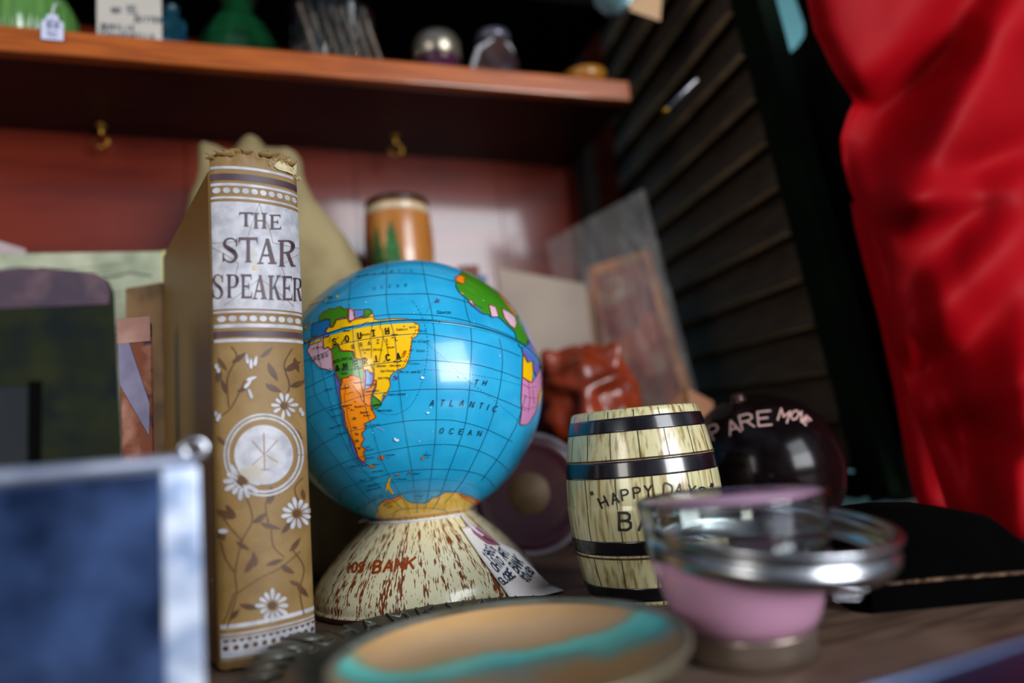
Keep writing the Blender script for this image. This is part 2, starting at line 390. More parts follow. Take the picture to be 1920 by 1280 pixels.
b = MB(); b.box((uL, -DEP*0.9, ZB2), (uS+0.004, 0, ZB2+TH)); b.build('upper_shelf', m_dark, cab, bevel=0.002)
b = MB(); b.box((uL, -0.010, 0), (uR, 0, 0.016)); b.build('bottom_cleat', M('bare_pine_cleat', '#b8a488', 0.6, c2='#9a8468', scale=20, stretch=(1, 6, 6)), cab, bevel=0.001)
# counter
b = MB(); b.box((-0.9, -0.62, -0.03), (0.95, 0.02, 0)); 
ctr = b.build('countertop', m_top, bevel=0.002, loc=tuple(CO), rot=(0, 0, YAW)); tag(ctr, 'worn brown wooden countertop under all the bric-a-brac', 'countertop')

# brass cup hooks screwed up into the shelf
def hook(px, py, label):
    p = on(px, py-38, ZB)
    t = thing('cup_hook', label, 'hook', tuple(p), group='brass hooks under the shelf')
    b = MB(); b.lathe([(0, 0), (.0042, 0), (.0042, -.0012), (.0015, -.0022), (.0012, -.009)], 20); b.build('screw_collar', m_brass, t)
    b = MB(); P = [(0, 0, -.008)]
    for k in range(15):
        a = PI/2 - k/14*1.45*PI; P.append((0.006*math.cos(a), 0, -.0145+.006*math.sin(a)))
    b.tube(P, .0011, 10); b.tube([P[-1], (P[-1][0]-.0006, 0, P[-1][2]+.002)], [.0019, .0019], 10); b.build('hook_wire', m_brass, t)
hook(190, 272, 'brass cup hook under the shelf on the far left')
hook(741, 292, 'brass cup hook under the shelf above the painted pine barrel')

# ------------------------------------------------------------------ louvred shutter, green post, added dark curtain, red cloth
NS = at(1570, 700, 0.57)
rs = ray(735, 812); d1 = Vector(rs).normalized()
lat = Vector((d1.y, -d1.x, 0)).normalized()                            # out of the face, away from the cabinet
upS = d1.cross(lat).normalized()
if upS.z < 0: upS = -upS
if Vector(Matrix.Rotation(.128, 3, d1) @ upS).x > upS.x: upS = Matrix.Rotation(-.128, 3, d1) @ upS
else: upS = Matrix.Rotation(.128, 3, d1) @ upS
zoff = (0-NS.z)/upS.z
SH = frame(NS+upS*zoff, d1, lat if False else upS.cross(d1), upS)
sh = thing('louvered_shutter', 'dark brown louvered shutter standing on edge right of the cabinet', 'shutter')
sh.matrix_world = SH
z_of = lambda py, px: ((at(px, py, 0.57)-(NS+upS*zoff)).dot(upS))
PT = 0.0405; Lsl = 0.34
b = MB(); b.box((-0.036, -0.009, 0.020), (0, 0.009, 0.80)); b.build('stile', m_green, sh, bevel=0.0015)
b = MB(); b.box((Lsl, -0.009, 0.022), (Lsl+0.04, 0.012, 0.80)); b.build('stile', m_green, sh, bevel=0.0015)
b = MB(); b.box((0, -0.012, 0.014), (Lsl, 0.012, 0.030)); b.build('bottom_rail', m_green, sh, bevel=0.0015)
b = MB(); b.box((0, -0.012, 0.745), (Lsl, 0.012, 0.80)); b.build('top_rail', m_green, sh, bevel=0.0015)
z0s = (NS-(NS+upS*zoff)).dot(upS)
sgn = 1 if (EYE-SH.translation).dot(SH.col[1].to_3d()) > 0 else -1
b = MB(); b.box((0.001, -sgn*.0165-.001, 0.03), (Lsl-.001, -sgn*.0165+.001, 0.745)); b.build('gap_darkener', M('dark_gap_sheet', '#0e0b08', .9, c2='#15100b', scale=12, spec=.1), sh)  # added sheet, makes the gaps between slats look dark
kk = -2
while True:
    zc = z0s+kk*PT; kk += 1
    if zc < 0.062: continue
    if zc > 0.735: break
    b = MB(); a = math.radians(66)*(-sgn)
    R = Matrix.Translation((0, 0, zc-0.016)) @ Matrix.Rotation(a, 4, 'X')
    b.box((0.0005, -0.0245, -0.003), (Lsl-0.0005, 0.0245, 0.003), 0, R)
    for i in range(len(b.f)):
        pass
    e = MB()
    o = b.build('slat', [m_shut, m_litedge], sh, bevel=0.0008)
    # long edges painted pale to look lit
    yy = 0.0245
    for p in o.data.polygons:
        if abs(abs((R.inverted() @ p.center).y)-yy) < 1e-5: p.material_index = 1

def ridge(px, py, x0, y0, x1, y1, w):
    dx, dy = x1-x0, y1-y0; L = math.hypot(dx, dy); t = ((px-x0)*dx+(py-y0)*dy)/L/L; s = ((px-x0)*dy-(py-y0)*dx)/L
    e = max(0, -t, t-1)*L
    return math.exp(-(s/w)**2-(e/(w*1.6))**2), s/w
def interp(tab, y):
    for (a, x0), (b_, x1) in zip(tab, tab[1:]):
        if a <= y <= b_: 
            t = (y-a)/(b_-a); t = t*t*(3-2*t) if False else t
            return x0+(x1-x0)*t
    return tab[0][1] if y < tab[0][0] else tab[-1][1]
def cloth(name, edge, y0, y1, x1, depth, folds, mat, label, cat, noise_amp=0.004, fwd_=0, nx=90, ny=120):
    P0 = at((interp(edge, (y0+y1)/2)+x1)/2, y1, depth)
    rows = []
    for i in range(ny+1):
        y = y0+(y1-y0)*i/ny; xl = interp(edge, y); r = []
        for j in range(nx+1):
            x = xl+(x1-xl)*(j/nx)**1.15
            d = depth-(fwd_*min(1.6, max(0, (x-1690)/230))*min(1, max(0, (y-350)/500)) if fwd_ else 0)
            for (fx0, fy0, fx1, fy1, w, a) in folds:
                g, s_ = ridge(x, y, fx0, fy0, fx1, fy1, w); d += a*.95*g
            d += noise_amp*noise.noise(Vector((x/170, y/210, 3.1)))*1.5+noise_amp*.4*noise.noise(Vector((x/60, y/75, 9)))
            d += 0.012*math.exp(-((x-xl)/28)**2)                      # the hem curls back
            q_ = at(x, y, d); q_.z = max(q_.z, .0025+.002*math.sin(x*.05)**2); r.append(q_-P0)
        rows.append(r)
    b = MB(); b.grid(rows)
    o = b.build(name, mat, loc=tuple(P0)); tag(o, label, cat)
    s = o.modifiers.new('thickness', 'SOLIDIFY'); s.thickness = 0.0012
    return o
m_red = M('red_satin_cloth', '#98000c', 0.62, c2='#8a000a', scale=7, bump=0.05, bscale=300, spec=.1)
cloth('red_cloth', [(-140, 1520), (0, 1512), (60, 1525), (130, 1560), (190, 1600), (215, 1588), (260, 1574), (300, 1578), (350, 1592), (420, 1622), (500, 1652), (570, 1668), (640, 1672), (740, 1706), (840, 1740), (960, 1780), (1120, 1812)],
      -140, 1110, 2330, 0.47,
      [(1830, 10, 1600, 300, 55, .030), (1750, 330, 1860, 60, 60, -.028), (1700, 378, 1900, 345, 34, -.022), (1835, 318, 1960, 260, 45, .020),
       (1920, 420, 1780, 560, 60, -.030), (1720, 560, 1728, 700, 26, .010), (1700, 400, 1715, 640, 60, -.010), (1740, 760, 1920, 700, 50, -.018),
       (1830, 900, 1760, 700, 40, .018), (1900, 980, 1960, 560, 70, -.022), (1640, 200, 1780, 120, 40, .020), (1990, 150, 2030, 900, 80, .03),
       (1600, 330, 1690, 640, 30, -.008), (1850, 820, 1990, 900, 45, .014)],
      m_red, fwd_=.07, label='bright red satin cloth hanging in folds over the front of the dark shutter', cat='cloth')
cloth('red_cloth', [(380, 1596), (420, 1602), (500, 1622), (600, 1650), (740, 1680), (860, 1700), (960, 1722), (1020, 1735)],
      380, 1010, 1850, 0.515, [(1640, 420, 1730, 900, 30, -.008), (1700, 500, 1760, 900, 22, .010)],
      m_red, 'narrow shadowed layer of red satin behind the main cloth', 'cloth', nx=40, ny=60)
cloth('dark_backdrop', [(-150, 1478), (-20, 1484), (30, 1502), (60, 1512), (85, 1498), (114, 1466), (130, 1440), (400, 1500), (700, 1580), (1040, 1650)],
      -150, 1040, 1900, 0.60, [(1560, 100, 1600, 500, 30, -.02), (1600, 300, 1660, 800, 26, .02)],
      M('black_backdrop', '#030404', 0.95, c2='#050605', scale=10, spec=.05), 'black curtain added in place of deep shade between the shutter and the red cloth', 'backdrop', nx=50, ny=60)  # added black sheet, stands in for shadowed cloth beside the shutter
cloth('dark_backdrop', [(-200, 1090), (1000, 1120)], -200, 930, 1425, 1.02, [], bpy.data.materials['black_backdrop'], 'black sheet added far back to darken the gap between the cabinet and the shutter', 'backdrop', nx=30, ny=40)  # added so the gap at the cabinet corner looks black
# ------------------------------------------------------------------ THE GLOBE BANK
GR = 0.0805
_g = at(774, 731, 0.425); GC = Vector(_g)
gl = thing('globe_bank', 'tin world globe bank turned to South America on a speckled cream base', 'globe', (GC.x, GC.y, 0))
GO = Vector((GC.x, GC.y, 0))
m_sea = M('globe_sea_blue', '#1f9fd0', 0.24, c2='#2ba8d6', scale=60, coat=0.4, c3='#198fc0', s3=22, lo3=.5, hi3=.75)
def glc(n, h): return M('globe_'+n, h, 0.2, c2=h, coat=0.5)
GM = {'yellow': 0, 'orange': 1, 'green': 2, 'pink': 3, 'blue': 4, 'violet': 5, 'black': 6, 'teal': 7, 'red': 8, 'white': 9, 'deepblue': 10, 'purple': 11, 'rust': 12, 'mauve': 13}
GML = [glc('yellow', '#f2bd0a'), glc('orange', '#f58a10'), glc('green', '#3d8a1a'), glc('pink', '#dfb4c6'), glc('blue', '#4c83c8'), glc('violet', '#5a6cc0'),
       glc('black', '#14181a'), glc('teal', '#0d5c78'), glc('red', '#b02010'), glc('white', '#d6e6ee'), glc('deepblue', '#1272b4'), glc('purple', '#6a1c6e'), glc('rust', '#8a3410'), glc('mauve', '#c987b4')]
b = MB()
prof = [(GR*math.sin(PI*i/120), -GR*math.cos(PI*i/120)) for i in range(1, 120)]
b.lathe([(0.0004, -GR)]+prof+[(0.0004, GR)], 192, 0, (0, 0, 0))
b.v = [v+Vector((0, 0, GC.z)) for v in b.v]; sphere_mb = b
def gmap(px, py, lay):
    d = ray(px, py).normalized(); oc = EYE-GC; B = oc.dot(d); c = oc.dot(oc)-GR*GR; D = B*B-c
    if D < 0:                                                          # past the rim: slide round to the tangent
        q = EYE+d*(-B); p = GC+(q-GC).normalized()*GR
    else: p = EYE+d*(-B-math.sqrt(D))
    nrm = (p-GC).normalized()
    return GC+nrm*(GR+0.00006+0.00005*lay)-GO
G = Print(gmap, 9)
def c6(*p): return [(560+x/6.096, 550+y/6.096) for x, y in p]
def c9(*p): return [(600+x/9.144, 700+y/9.144) for x, y in p]
def c49(*p): return [(560+x/4.923, 740+y/4.923) for x, y in p]
def c8(*p): return [(560+x/4, 780+y/4) for x, y in p]
def c5(*p): return [(560+x/4, 470+y/4) for x, y in p]
def ca(*p): return [(820+x/3.765, 480+y/3.765) for x, y in p]
def c55(*p): return [(640+x/9.144, 560+y/9.144) for x, y in p]
def c66(*p): return [(560+x/9.144, 620+y/9.144) for x, y in p]
def land(pts, colr, lay, edge='rust', w=1.1):
    G.fill(pts, GM[colr], lay)
    if edge: G.line(pts, w, GM[edge], lay+8, closed=True)
brazil = c6((317,440),(345,385),(400,380),(430,310),(560,285),(590,335),(650,290),(760,270),(830,225),(860,240),(868,300),(940,306),(1000,298),(1100,290),(1240,290),(1300,320),(1340,350),(1378,360),(1375,440),(1350,490),(1297,520),(1290,580),(1285,640),(1270,720),(1245,800),(1210,850),(1170,860),(1120,880),(1060,930),(1040,980),(1052,1050),(1020,1120),(990,1190),(948,1245),(900,1200),(850,1160),(870,1130),(890,1060),(890,990),(862,990),(866,935),(820,920),(800,890),(760,890),(740,850),(730,760),(650,745),(630,665),(520,660),(480,630),(460,580),(410,600),(385,650),(340,620),(300,640),(290,560),(290,510),(350,480))
land(brazil, 'yellow', 1, 'rust')
land(c6((165,345),(245,325),(370,290),(378,380),(330,395),(318,445),(356,455),(352,495),(300,505),(285,478),(200,490),(150,500),(155,420)), 'deepblue', 2, 'teal')
land(c6((105,650),(130,610),(150,520),(270,480),(292,490),(290,560),(300,640),(345,610),(385,650),(400,740),(402,850),(390,887),(330,868),(255,852),(180,775),(130,700)), 'pink', 3, 'rust')
land(c6((132,565),(138,530),(250,500),(270,520),(262,552),(140,590)), 'yellow', 4, 'rust')
land(c6((72,545),(112,520),(132,545),(120,570),(92,572)), 'orange', 4, 'teal')
land(c6((285,478),(356,455),(352,495),(300,505)), 'violet', 4, 'purple')
land(c6((250,270),(290,210),(330,200),(350,175),(400,182),(440,165),(490,150),(520,180),(575,178),(575,235),(555,285),(520,270),(440,300),(430,340),(402,388),(375,385),(370,300),(310,290),(245,322),(240,290)), 'green', 4)
land(c6((580,170),(610,185),(640,210),(640,250),(650,290),(600,337),(580,300),(572,235)), 'pink', 5, 'red')
land(c6((640,192),(755,190),(755,272),(720,266),(680,285),(650,288)), 'blue', 5)
land(c6((755,190),(800,180),(840,200),(847,228),(800,272),(760,286),(735,270),(757,240)), 'green', 5, 'teal')
land(c6((385,650),(410,600),(460,575),(480,630),(482,660),(560,655),(630,662),(650,745),(720,752),(735,850),(762,930),(757,990),(700,965),(640,940),(600,932),(570,950),(510,970),(500,1032),(470,1000),(440,930),(430,870),(405,800),(395,720)), 'green', 4, 'red', 1.3)
arg = c9((385,110),(375,80),(500,70),(510,40),(560,22),(640,50),(765,128),(770,270),(880,240),(925,150),(930,118),(975,115),(970,190),(920,290),(895,360),(885,480),(885,560),(890,610),(920,640),(965,735),(940,770),(840,820),(770,850),(785,900),(785,960),(730,1000),(730,1060),(770,1110),(720,1190),(715,1230),(765,1275))+c49((625,492),(605,520),(607,560),(625,608),(590,607),(555,570),(540,510),(510,430),(470,350),(440,290),(420,180))+c9((430,650),(380,560),(370,420),(355,300),(360,230),(390,180))
land(arg, 'orange', 5, 'rust', 1.3)
chile = c9((250,0),(290,0),(330,60),(360,180),(355,260),(365,420),(380,560),(430,660),(440,790),(480,900),(500,1000),(555,1110),(600,1240))+c49((555,570),(592,612),(640,640),(600,655),(560,615),(530,565),(500,515))+c9((545,1240),(510,1060),(465,1000),(435,930),(395,840),(388,760),(375,640),(350,560),(335,450),(300,330),(280,200))
land(chile, 'violet', 3, 'teal')
land(c9((785,40),(780,-60),(830,-70),(870,-20),(940,-10),(920,100),(900,190),(850,245),(775,268)), 'blue', 6, 'red', 1.0)
land(c9((905,360),(1040,470),(1060,510),(1052,545),(970,605),(893,572),(885,420)), 'green', 6, 'teal')
land(c9((1075,470),(1085,380),(1100,345),(1120,380),(1095,430)), 'blue', 7, 'teal', .8)
land(c49((650,640),(680,643),(708,655),(700,668),(662,662)), 'orange', 5, 'rust', .8)
for q in [((740,575),(752,552),(760,560),(748,590)), ((762,585),(770,560),(790,555),(785,575),(770,603)), ((1133,570),(1150,565),(1157,585),(1143,595)), ((1008,722),(1030,702),(1040,706),(1015,722)), ((890,730),(915,728),(935,733),(905,740))]:
    land(c49(*q), 'orange', 5, 'rust', .8)
G.step = 4
ant = c8((770,585),(785,612),(820,638),(860,652),(940,655),(975,640),(1000,612),(1040,606),(1060,592),(1100,572),(1200,570),(1250,592),(1300,608),(1362,632),(1290,700),(1220,752),(1100,790),(900,806),(750,797),(620,780),(582,742),(592,722),(605,700),(598,672),(640,632),(700,622),(740,600))
land(ant, 'yellow', 2, 'orange', 1.2)
land(c8((636,630),(700,616),(745,598),(768,585),(765,612),(735,628),(690,640),(640,640)), 'orange', 3, 'red', .9)
land(c8((1200,572),(1250,596),(1310,612),(1364,632),(1310,668),(1290,640),(1225,604)), 'orange', 3, 'red', .9)
land(c8((695,455),(681,500),(686,530),(716,575),(702,580),(672,542),(654,552),(664,500),(680,462)), 'yellow', 3, 'orange', .6)
G.step = 2.6
land(ca((175,105),(210,110),(300,150),(400,235),(480,310),(560,410),(640,585),(640,620),(600,650),(575,640),(555,590),(545,540),(450,450),(430,432),(375,430),(360,415),(320,410),(260,365),(215,315),(190,290),(150,255),(130,215),(135,160)), 'green', 2, 'teal')
land(ca((120,180),(130,145),(160,138),(210,155),(188,163),(192,190),(175,202),(150,190)), 'orange', 4, 'rust')
land(ca((215,315),(240,314),(262,350),(242,358)), 'pink', 4); land(ca((262,352),(290,372),(325,408),(300,405),(265,372)), 'violet', 4, None)
land(ca((150,255),(180,262),(190,272),(160,268)), 'orange', 4, None)
land(ca((360,345),(410,362),(430,430),(380,436)), 'pink', 4); land(ca((450,370),(500,395),(545,430),(556,470),(545,516),(510,492),(470,440)), 'pink', 4)
land(ca((395,232),(430,252),(500,330),(560,425),(545,418),(480,330)), 'orange', 5, None)
land(ca((560,425),(600,490),(650,575),(700,690),(692,700),(640,590)), 'pink', 5, None)
land(ca((590,652),(620,640),(640,588),(690,680),(712,745),(722,782),(692,850),(672,800),(668,742),(630,750),(600,690)), 'violet', 3, 'teal')
land(ca((600,688),(622,710),(630,752),(666,742),(672,830),(662,892),(640,882),(595,852)), 'yellow', 4)
land(ca((595,852),(640,885),(664,892),(692,850),(722,782),(733,860),(730,930),(714,965),(705,1040),(690,1100),(640,1182),(600,1192),(578,1186),(590,1100),(588,1000)), 'mauve', 3, 'rust')
land(ca((728,905),(733,960),(722,1020),(700,1085),(704,1040),(712,965)), 'yellow', 4, None)
for q in (((600,900),(640,930),(690,920)), ((600,980),(650,1000),(700,1000)), ((640,885),(650,1000),(640,1100)), ((600,1060),(640,1080),(690,1060)), ((670,940),(680,1040))):
    G.line(ca(*q), .9, GM['red'], 6)
G.step = 6
land(c5((62,412),(120,385),(178,362),(180,370),(120,396),(66,418)), 'yellow', 3, None); land(c5((185,385),(215,350),(222,360),(200,386)), 'pink', 3, 'teal', .5)
land(c5((220,350),(240,342),(260,350),(235,362)), 'green', 3, 'teal', .5); G.dot(*c5((290,344))[0], 2.4, GM['yellow'], 3)
land(c5((35,580),(50,565),(85,545),(90,530),(104,540),(70,562),(60,592)), 'yellow', 3, 'rust', .6)
# graticule
def gln(pts, w=0.8, c='teal', lay=9, dash=None):
    G.line(G.smooth(pts, 5), w, GM[c], lay, dash=dash, joints=False)
for P in [[(612,569),(660,560),(720,553),(760,552),(810,552),(860,562),(905,578)], [(655,602),(700,594),(730,590),(790,590),(847,596),(900,609),(950,627),(985,648)],
          [(569,678),(585,671),(612,660),(640,646),(665,640),(695,635),(738,629),(785,626),(815,628),(885,640),(942,655),(975,668)],
          [(571,729),(607,711),(631,701),(658,693),(680,687),(717,681),(755,677),(800,675),(817,676),(885,682),(935,695),(975,710)],
          [(569,789),(600,770),(642,755),(677,743),(709,737),(760,731),(817,729),(885,731),(935,747),(985,769)],
          [(576,857),(603,833),(651,810),(686,802),(757,789),(820,786),(860,789),(910,803),(960,827)],
          [(598,908),(603,890),(629,873),(682,854),(763,837),(820,832),(872,836),(922,855),(955,882)],
          [(640,938),(637,925),(650,912),(692,900),(729,887),(775,880),(820,878),(872,881),(910,893),(927,912)],
          [(684,962),(686,948),(700,938),(735,927),(785,919),(835,919),(880,928),(897,942)],
          [(740,966),(745,956),(775,951),(805,951),(835,956),(842,966)],
          [(620,530),(670,519),(727,513),(795,515),(850,528)],
          [(578,787),(600,820),(627,854),(655,890),(682,923),(712,950)], [(597,644),(599,666),(607,703),(617,740),(629,780),(657,848),(702,902),(755,953)],
          [(662,617),(664,641),(667,665),(677,716),(686,761),(691,781),(698,801),(718,866),(751,926),(767,954)],
          [(727,492),(725,552),(729,590),(740,630),(744,665),(751,740),(757,789),(773,882),(783,960)],
          [(790,486),(797,525),(802,552),(810,590),(815,632),(817,677),(819,730),(818,787),(815,835),(805,917),(797,952)],
          [(870,560),(876,590),(882,612),(884,645),(883,682),(880,732),(873,790),(860,832),(842,880),(825,930),(812,953)],
          [(935,635),(941,660),(941,690),(935,735),(920,790),(897,845),(865,905),(835,940)], [(985,740),(970,790),(955,820),(935,855),(902,900)],
          [(660,505),(657,552),(655,600)], [(640,800),(596,745),(588,700),(583,672)]]:
    gln(P)
gln([(575,748),(600,737),(625,728),(650,722)], .7, 'teal', 9, dash=3); gln([(780,694),(830,694),(885,702),(940,712),(975,722)], .7, 'teal', 9, dash=3)
gln([(640,925),(690,908),(775,899),(820,897),(870,903),(905,918)], .7, 'teal', 9, dash=3)
gln([(772,563),(790,590),(802,640),(798,690),(785,735),(768,762),(745,775),(720,775),(700,763)], .8, 'teal', 9, dash=4)
gln([(788,635),(820,660),(880,715),(920,745),(960,778),(985,800)], .7, 'teal', 9, dash=4); gln([(818,563),(805,575),(800,588)], .7, 'purple', 9, dash=3)
gln([(776,608),(780,618),(772,640),(768,660),(757,685),(745,700),(735,715)], 1.0, 'red', 10, dash=4)
for x, y, a in ((820, 565, -.6), (743, 708, .8)):
    ca_, sa_ = math.cos(a), math.sin(a)
    for p, q in (((-4, 0), (4, 0)), ((1, -4), (1, 4)), ((-3.4, -1.8), (-3.4, 1.8))):
        G.line([(x+p[0]*ca_-p[1]*sa_, y+p[0]*sa_+p[1]*ca_), (x+q[0]*ca_-q[1]*sa_, y+q[0]*sa_+q[1]*ca_)], 1.5, GM['purple'], 12)
# rivers and inner borders
for P in (c55((555,390),(535,450),(525,540),(510,640),(520,760),(525,900),(520,1010)), c55((685,400),(675,500),(715,560),(720,680),(705,800),(690,900),(650,1100)), c55((300,730),(310,830),(345,960),(355,1040)),
          c55((720,670),(780,780),(800,880),(815,990)), c55((0,770),(60,700),(90,650)), c55((200,460),(240,500),(380,470),(390,430),(480,400)), c55((0,500),(90,490),(200,500),(210,520)),
          c55((515,1150),(560,1220),(570,1280)), c66((530,210),(545,180),(550,100)), c66((640,170),(700,110)), c66((740,240),(800,150)), c9((570,200),(640,300),(700,360),(720,450),(760,490)), c9((760,130),(760,290),(760,490)),
          c9((700,130),(740,300)), c9((790,510),(820,550),(885,552)), c9((470,360),(540,320),(590,325)), c66((1240,560),(1300,700)), c66((1300,520),(1300,700))):
    gln(P, .7, 'black', 11)
gln(c9((430,150),(450,300),(430,400),(460,560),(480,680),(500,800),(540,940),(560,1060),(620,1200)), 1.6, 'rust', 11, dash=2)
gln(c9((390,150),(500,120),(640,90)), .7, 'black', 11, dash=3)
for q in c9((500,190),(520,1140),(545,1200),(500,1240)): G.line([(q[0]-3, q[1]-4), (q[0]+1, q[1]+5)], 1.2, GM['violet'], 6)
for q in [(655,873),(660,877),(666,878),(672,880),(680,882),(688,881),(664,884),(694,884)]: G.line([(q[0]-2, q[1]-1), (q[0]+2.4, q[1]+1)], 1.1, GM['violet'], 12)
# big lettering
def SL(ch, x, y, h, c='black', w=None, k=.62, a=0.0, sl=0.0):
    ww = h*k; w = w or h*.15
    for st in GL[ch]:
        P = []
        for gx, gy in st:
            lx = (gx/4-.5)*ww+gy/6*h*sl; ly = gy/6*h-h/2
            P.append((x+lx*math.cos(a)+ly*math.sin(a), y+lx*math.sin(a)-ly*math.cos(a)))
        G.line(P, w, GM[c], 14)
for ch, x, y in (('S',275,685),('O',368,663),('U',460,640),('T',565,622),('H',667,605),('A',297,880),('M',355,868),('E',430,845),('R',500,828),('I',585,812),('C',672,802),('A',750,792)):
    q = c5((x, y))[0]; SL(ch, q[0], q[1], 11, w=2.1, k=.5, a=-.12); 
    if ch in 'UTHMIA': G.line([(q[0]-3.4, q[1]+5.6), (q[0]+3.4, q[1]+5.0)], 1.0, GM['black'], 14)
for ch, x, y in (('B',412,722),('R',473,708),('A',533,695),('Z',598,683),('I',665,675),('L',735,662),('P',132,818),('E',160,803),('R',190,793),('U',220,780)):
    q = c5((x, y))[0]; SL(ch, q[0], q[1], 7.2, w=1.0, k=.5, a=-.12)
for i, ch in enumerate('BOLOVIA'):
    q = c5((277+20*i, 833-10*math.sin(i*.42)-3.2*i))[0]; SL(ch, q[0], q[1], 5, w=.9, a=-.2)
for ch, x, y in (('A',457,235),('R',445,180),('G',440,130),('E',428,80),('N',423,15)):
    q = c8((x, y))[0]; SL(ch, q[0], q[1], 5.6, w=1.0, a=-1.25)
SL('T', 662.5, 768, 5.6, w=1.0, a=-1.4)
for ch, x, y in (('A',998,1140),('T',1073,1138),('L',1147,1140),('A',1220,1140),('N',1293,1150),('T',1360,1160),('I',1412,1170),('C',1465,1182),('T',1327,985),('H',1388,990)):
    q = c5((x, y))[0]; SL(ch, q[0], q[1], 10.5 if y > 1100 else 9, c='black', w=1.2, k=.6, a=.05+(x-1000)/4000, sl=.22)
for ch, x, y in (('O',1068,105),('C',1142,108),('E',1212,112),('A',1280,118),('N',1350,125)):
    q = c8((x, y))[0]; SL(ch, q[0], q[1], 9.5, c='black', w=1.2, k=.62, a=.05, sl=.22)
for ch, x, y in (('O',570,287),('C',628,277),('E',685,272),('A',745,268),('N',803,263),('A',455,200),('T',515,188),('L',575,178),('A',635,165),('N',700,160),('T',755,158),('I',800,156),('C',845,156)):
    q = c5((x, y))[0]; SL(ch, q[0], q[1], 5 if y > 220 else 3.6, c='teal', w=.9, a=-.1, sl=.2)
for ch, x, y in (('O',452,690),('C',480,675),('E',497,655),('A',530,635),('N',622,590)):
    q = c8((x, y))[0]; SL(ch, q[0], q[1], 6, c='teal', w=.9, a=-.45)
SL('A', 702, 933, 5.5, c='teal', w=.9, a=-.4)
def tx(t, x, y, h, a=-.1, c='black', w=.62): G.text(t, x, y, h, GM[c], 14, ang=a, w=w, wid=.55, gap=.3)
for t, x, y, h in (('Booobel',1190-0,0,0),):
    pass
for t, p, h, a in (('Booabel',(475,640),3.6,-.12),('Theresia',(735,603),3.8,-.08),('Natal',(835,583),3.2,-.1),('Recife',(908,610),3.2,0),('Barra',(703,640),3.2,-.1),('San Salvador',(852,688),3.8,0),('Cuyaba',(477,752),4,-.08),('Goyaz',(565,750),4,-.06),
        ('Palma',(672,735),3.6,-.1),('P. Seguro',(852,756),3.8,.02),('Victoria',(833,852),3.4,0),('Bello',(718,838),3.2,0),('Horizonte',(690,868),3.2,-.02),('Uberaba',(590,872),3.6,-.05),('San Paulo',(620,910),3.8,-.05),('Rio de Janeiro',(765,915),3.8,0),('Curityba',(600,962),3.6,-.06),
        ('Porto Alegre',(678,1085),3.8,-.05),('PARAGUAY',(505,1016),3.8,-.1),('URUGUAY',(560,1168),3.6,-.2),('Corrientes',(508,1062),3.6,-.1),('Montevideo',(597,1203),3.8,-.03),('Asuncion',(420,996),3.4,-.1),('Rosario',(428,1176),3.6,-.12),('Buenos',(470,1218),3.6,-.1),('Aires',(492,1240),3.6,-.1),
        ('Mendoza',(338,1172),3.6,-.2),('Tucuman',(325,1040),3.2,-.2),('Sucre',(330,928),3.2,-.1),('Cuiaba',(420,890),3,-.1),('Manaos',(345,610),3,-.08),('Iquitos',(135,735),3.4,-.1),('Tacna',(207,922),3.4,-.1),('Equator',(1041,474),5.2,.02),
        ('Iquique',(200,1050),3.4,-.2),('Santiago',(258,1250),3.4,-.3),('Valparaiso',(240,1200),3.4,-.3),('Quito',(90,690),3,-.1),('La Paz',(300,880),3,.5)):
    q = c5(p)[0]; tx(t, q[0], q[1], h, a, c='teal' if p[0] > 820 or p[0] < 260 and t not in ('Iquitos',) else 'black', w=.6 if t != 'Equator' else .9)
for t, p, h, a in (('Bahia Blanca',(505,75),3.4,-.12),('Falkland',(655,292),3,-.08),('Is.',(665,312),3,-.08),('S.',(955,272),2.8,0),('Georgia',(940,290),2.8,0),('Is.',(958,310),2.8,0),('Port',(510,232),3,-.15),('Deseado',(512,255),3,-.15),('Gallegos',(510,315),3,-.15),
        ('Ushuaia',(555,362),3,-.1),('Cape Horn',(560,415),3,-.12),('Concepcion',(242,95),3.4,-.3),('Valdivia',(292,138),3.4,-.25),('Drake',(468,482),3,-.2),('Strait',(545,460),3,-.2),('Antarctic',(528,525),3.6,-.22),('Archipelago',(518,556),3.6,-.25),
        ('S. Orkney',(840,428),2.8,.0),('S. Shetland',(722,468),2.8,0),('Magellan',(398,380),3.2,-.25),('Weddell',(885,592),3,0),('Sea',(905,618),3,0),('Hearst',(640,668),3.6,-.35),('Land',(672,678),3.4,-.3)):
    q = c8(p)[0]; tx(t, q[0], q[1], h, a, c='black' if t in ('Hearst', 'Land') else 'teal')
G.text('1288', 757, 672, 4.6, GM['red'], 14, ang=-1.15, w=.9)
for i, ch in enumerate('ARCTIC'): SL(ch, 716+i*22, 972-2.0*math.sin(i), 4.4, c='rust', w=.8)
for p in c5((565,602),(793,571),(895,598),(848,652),(707,655),(840,745),(820,838),(765,905),(768,825),(715,905),(680,962),(650,1068),(625,748),(500,768),(645,830),(585,1183),(483,853),(555,1188),(122,735),(243,886),(428,1130),(381,1178),(1055,540),(668,703)):
    G.dot(p[0], p[1], 1.15, GM['black'], 15, n=8)
# scuffs in the print
for i in range(26):
    x, y = random.uniform(620, 960), random.uniform(520, 900)
    if (x-772)**2+(y-730)**2 > 215**2: continue
    G.dot(x, y, random.uniform(.4, 1.1), GM['white'], 13, n=6)
for q in ((792,708,3.5,2.4),(745,824,4,2.6),(862,706,4,2.0),(741,822,2,3),(802,773,3,1.8)): G.dot(q[0], q[1], q[2], GM['white'], 13, ry=q[3])
G.line([(705,798),(721,806)], .8, GM['mauve'], 13)
sphere_mb.merge(G.mb, 1); sphere_mb.build('globe_sphere', [m_sea]+GML, gl)
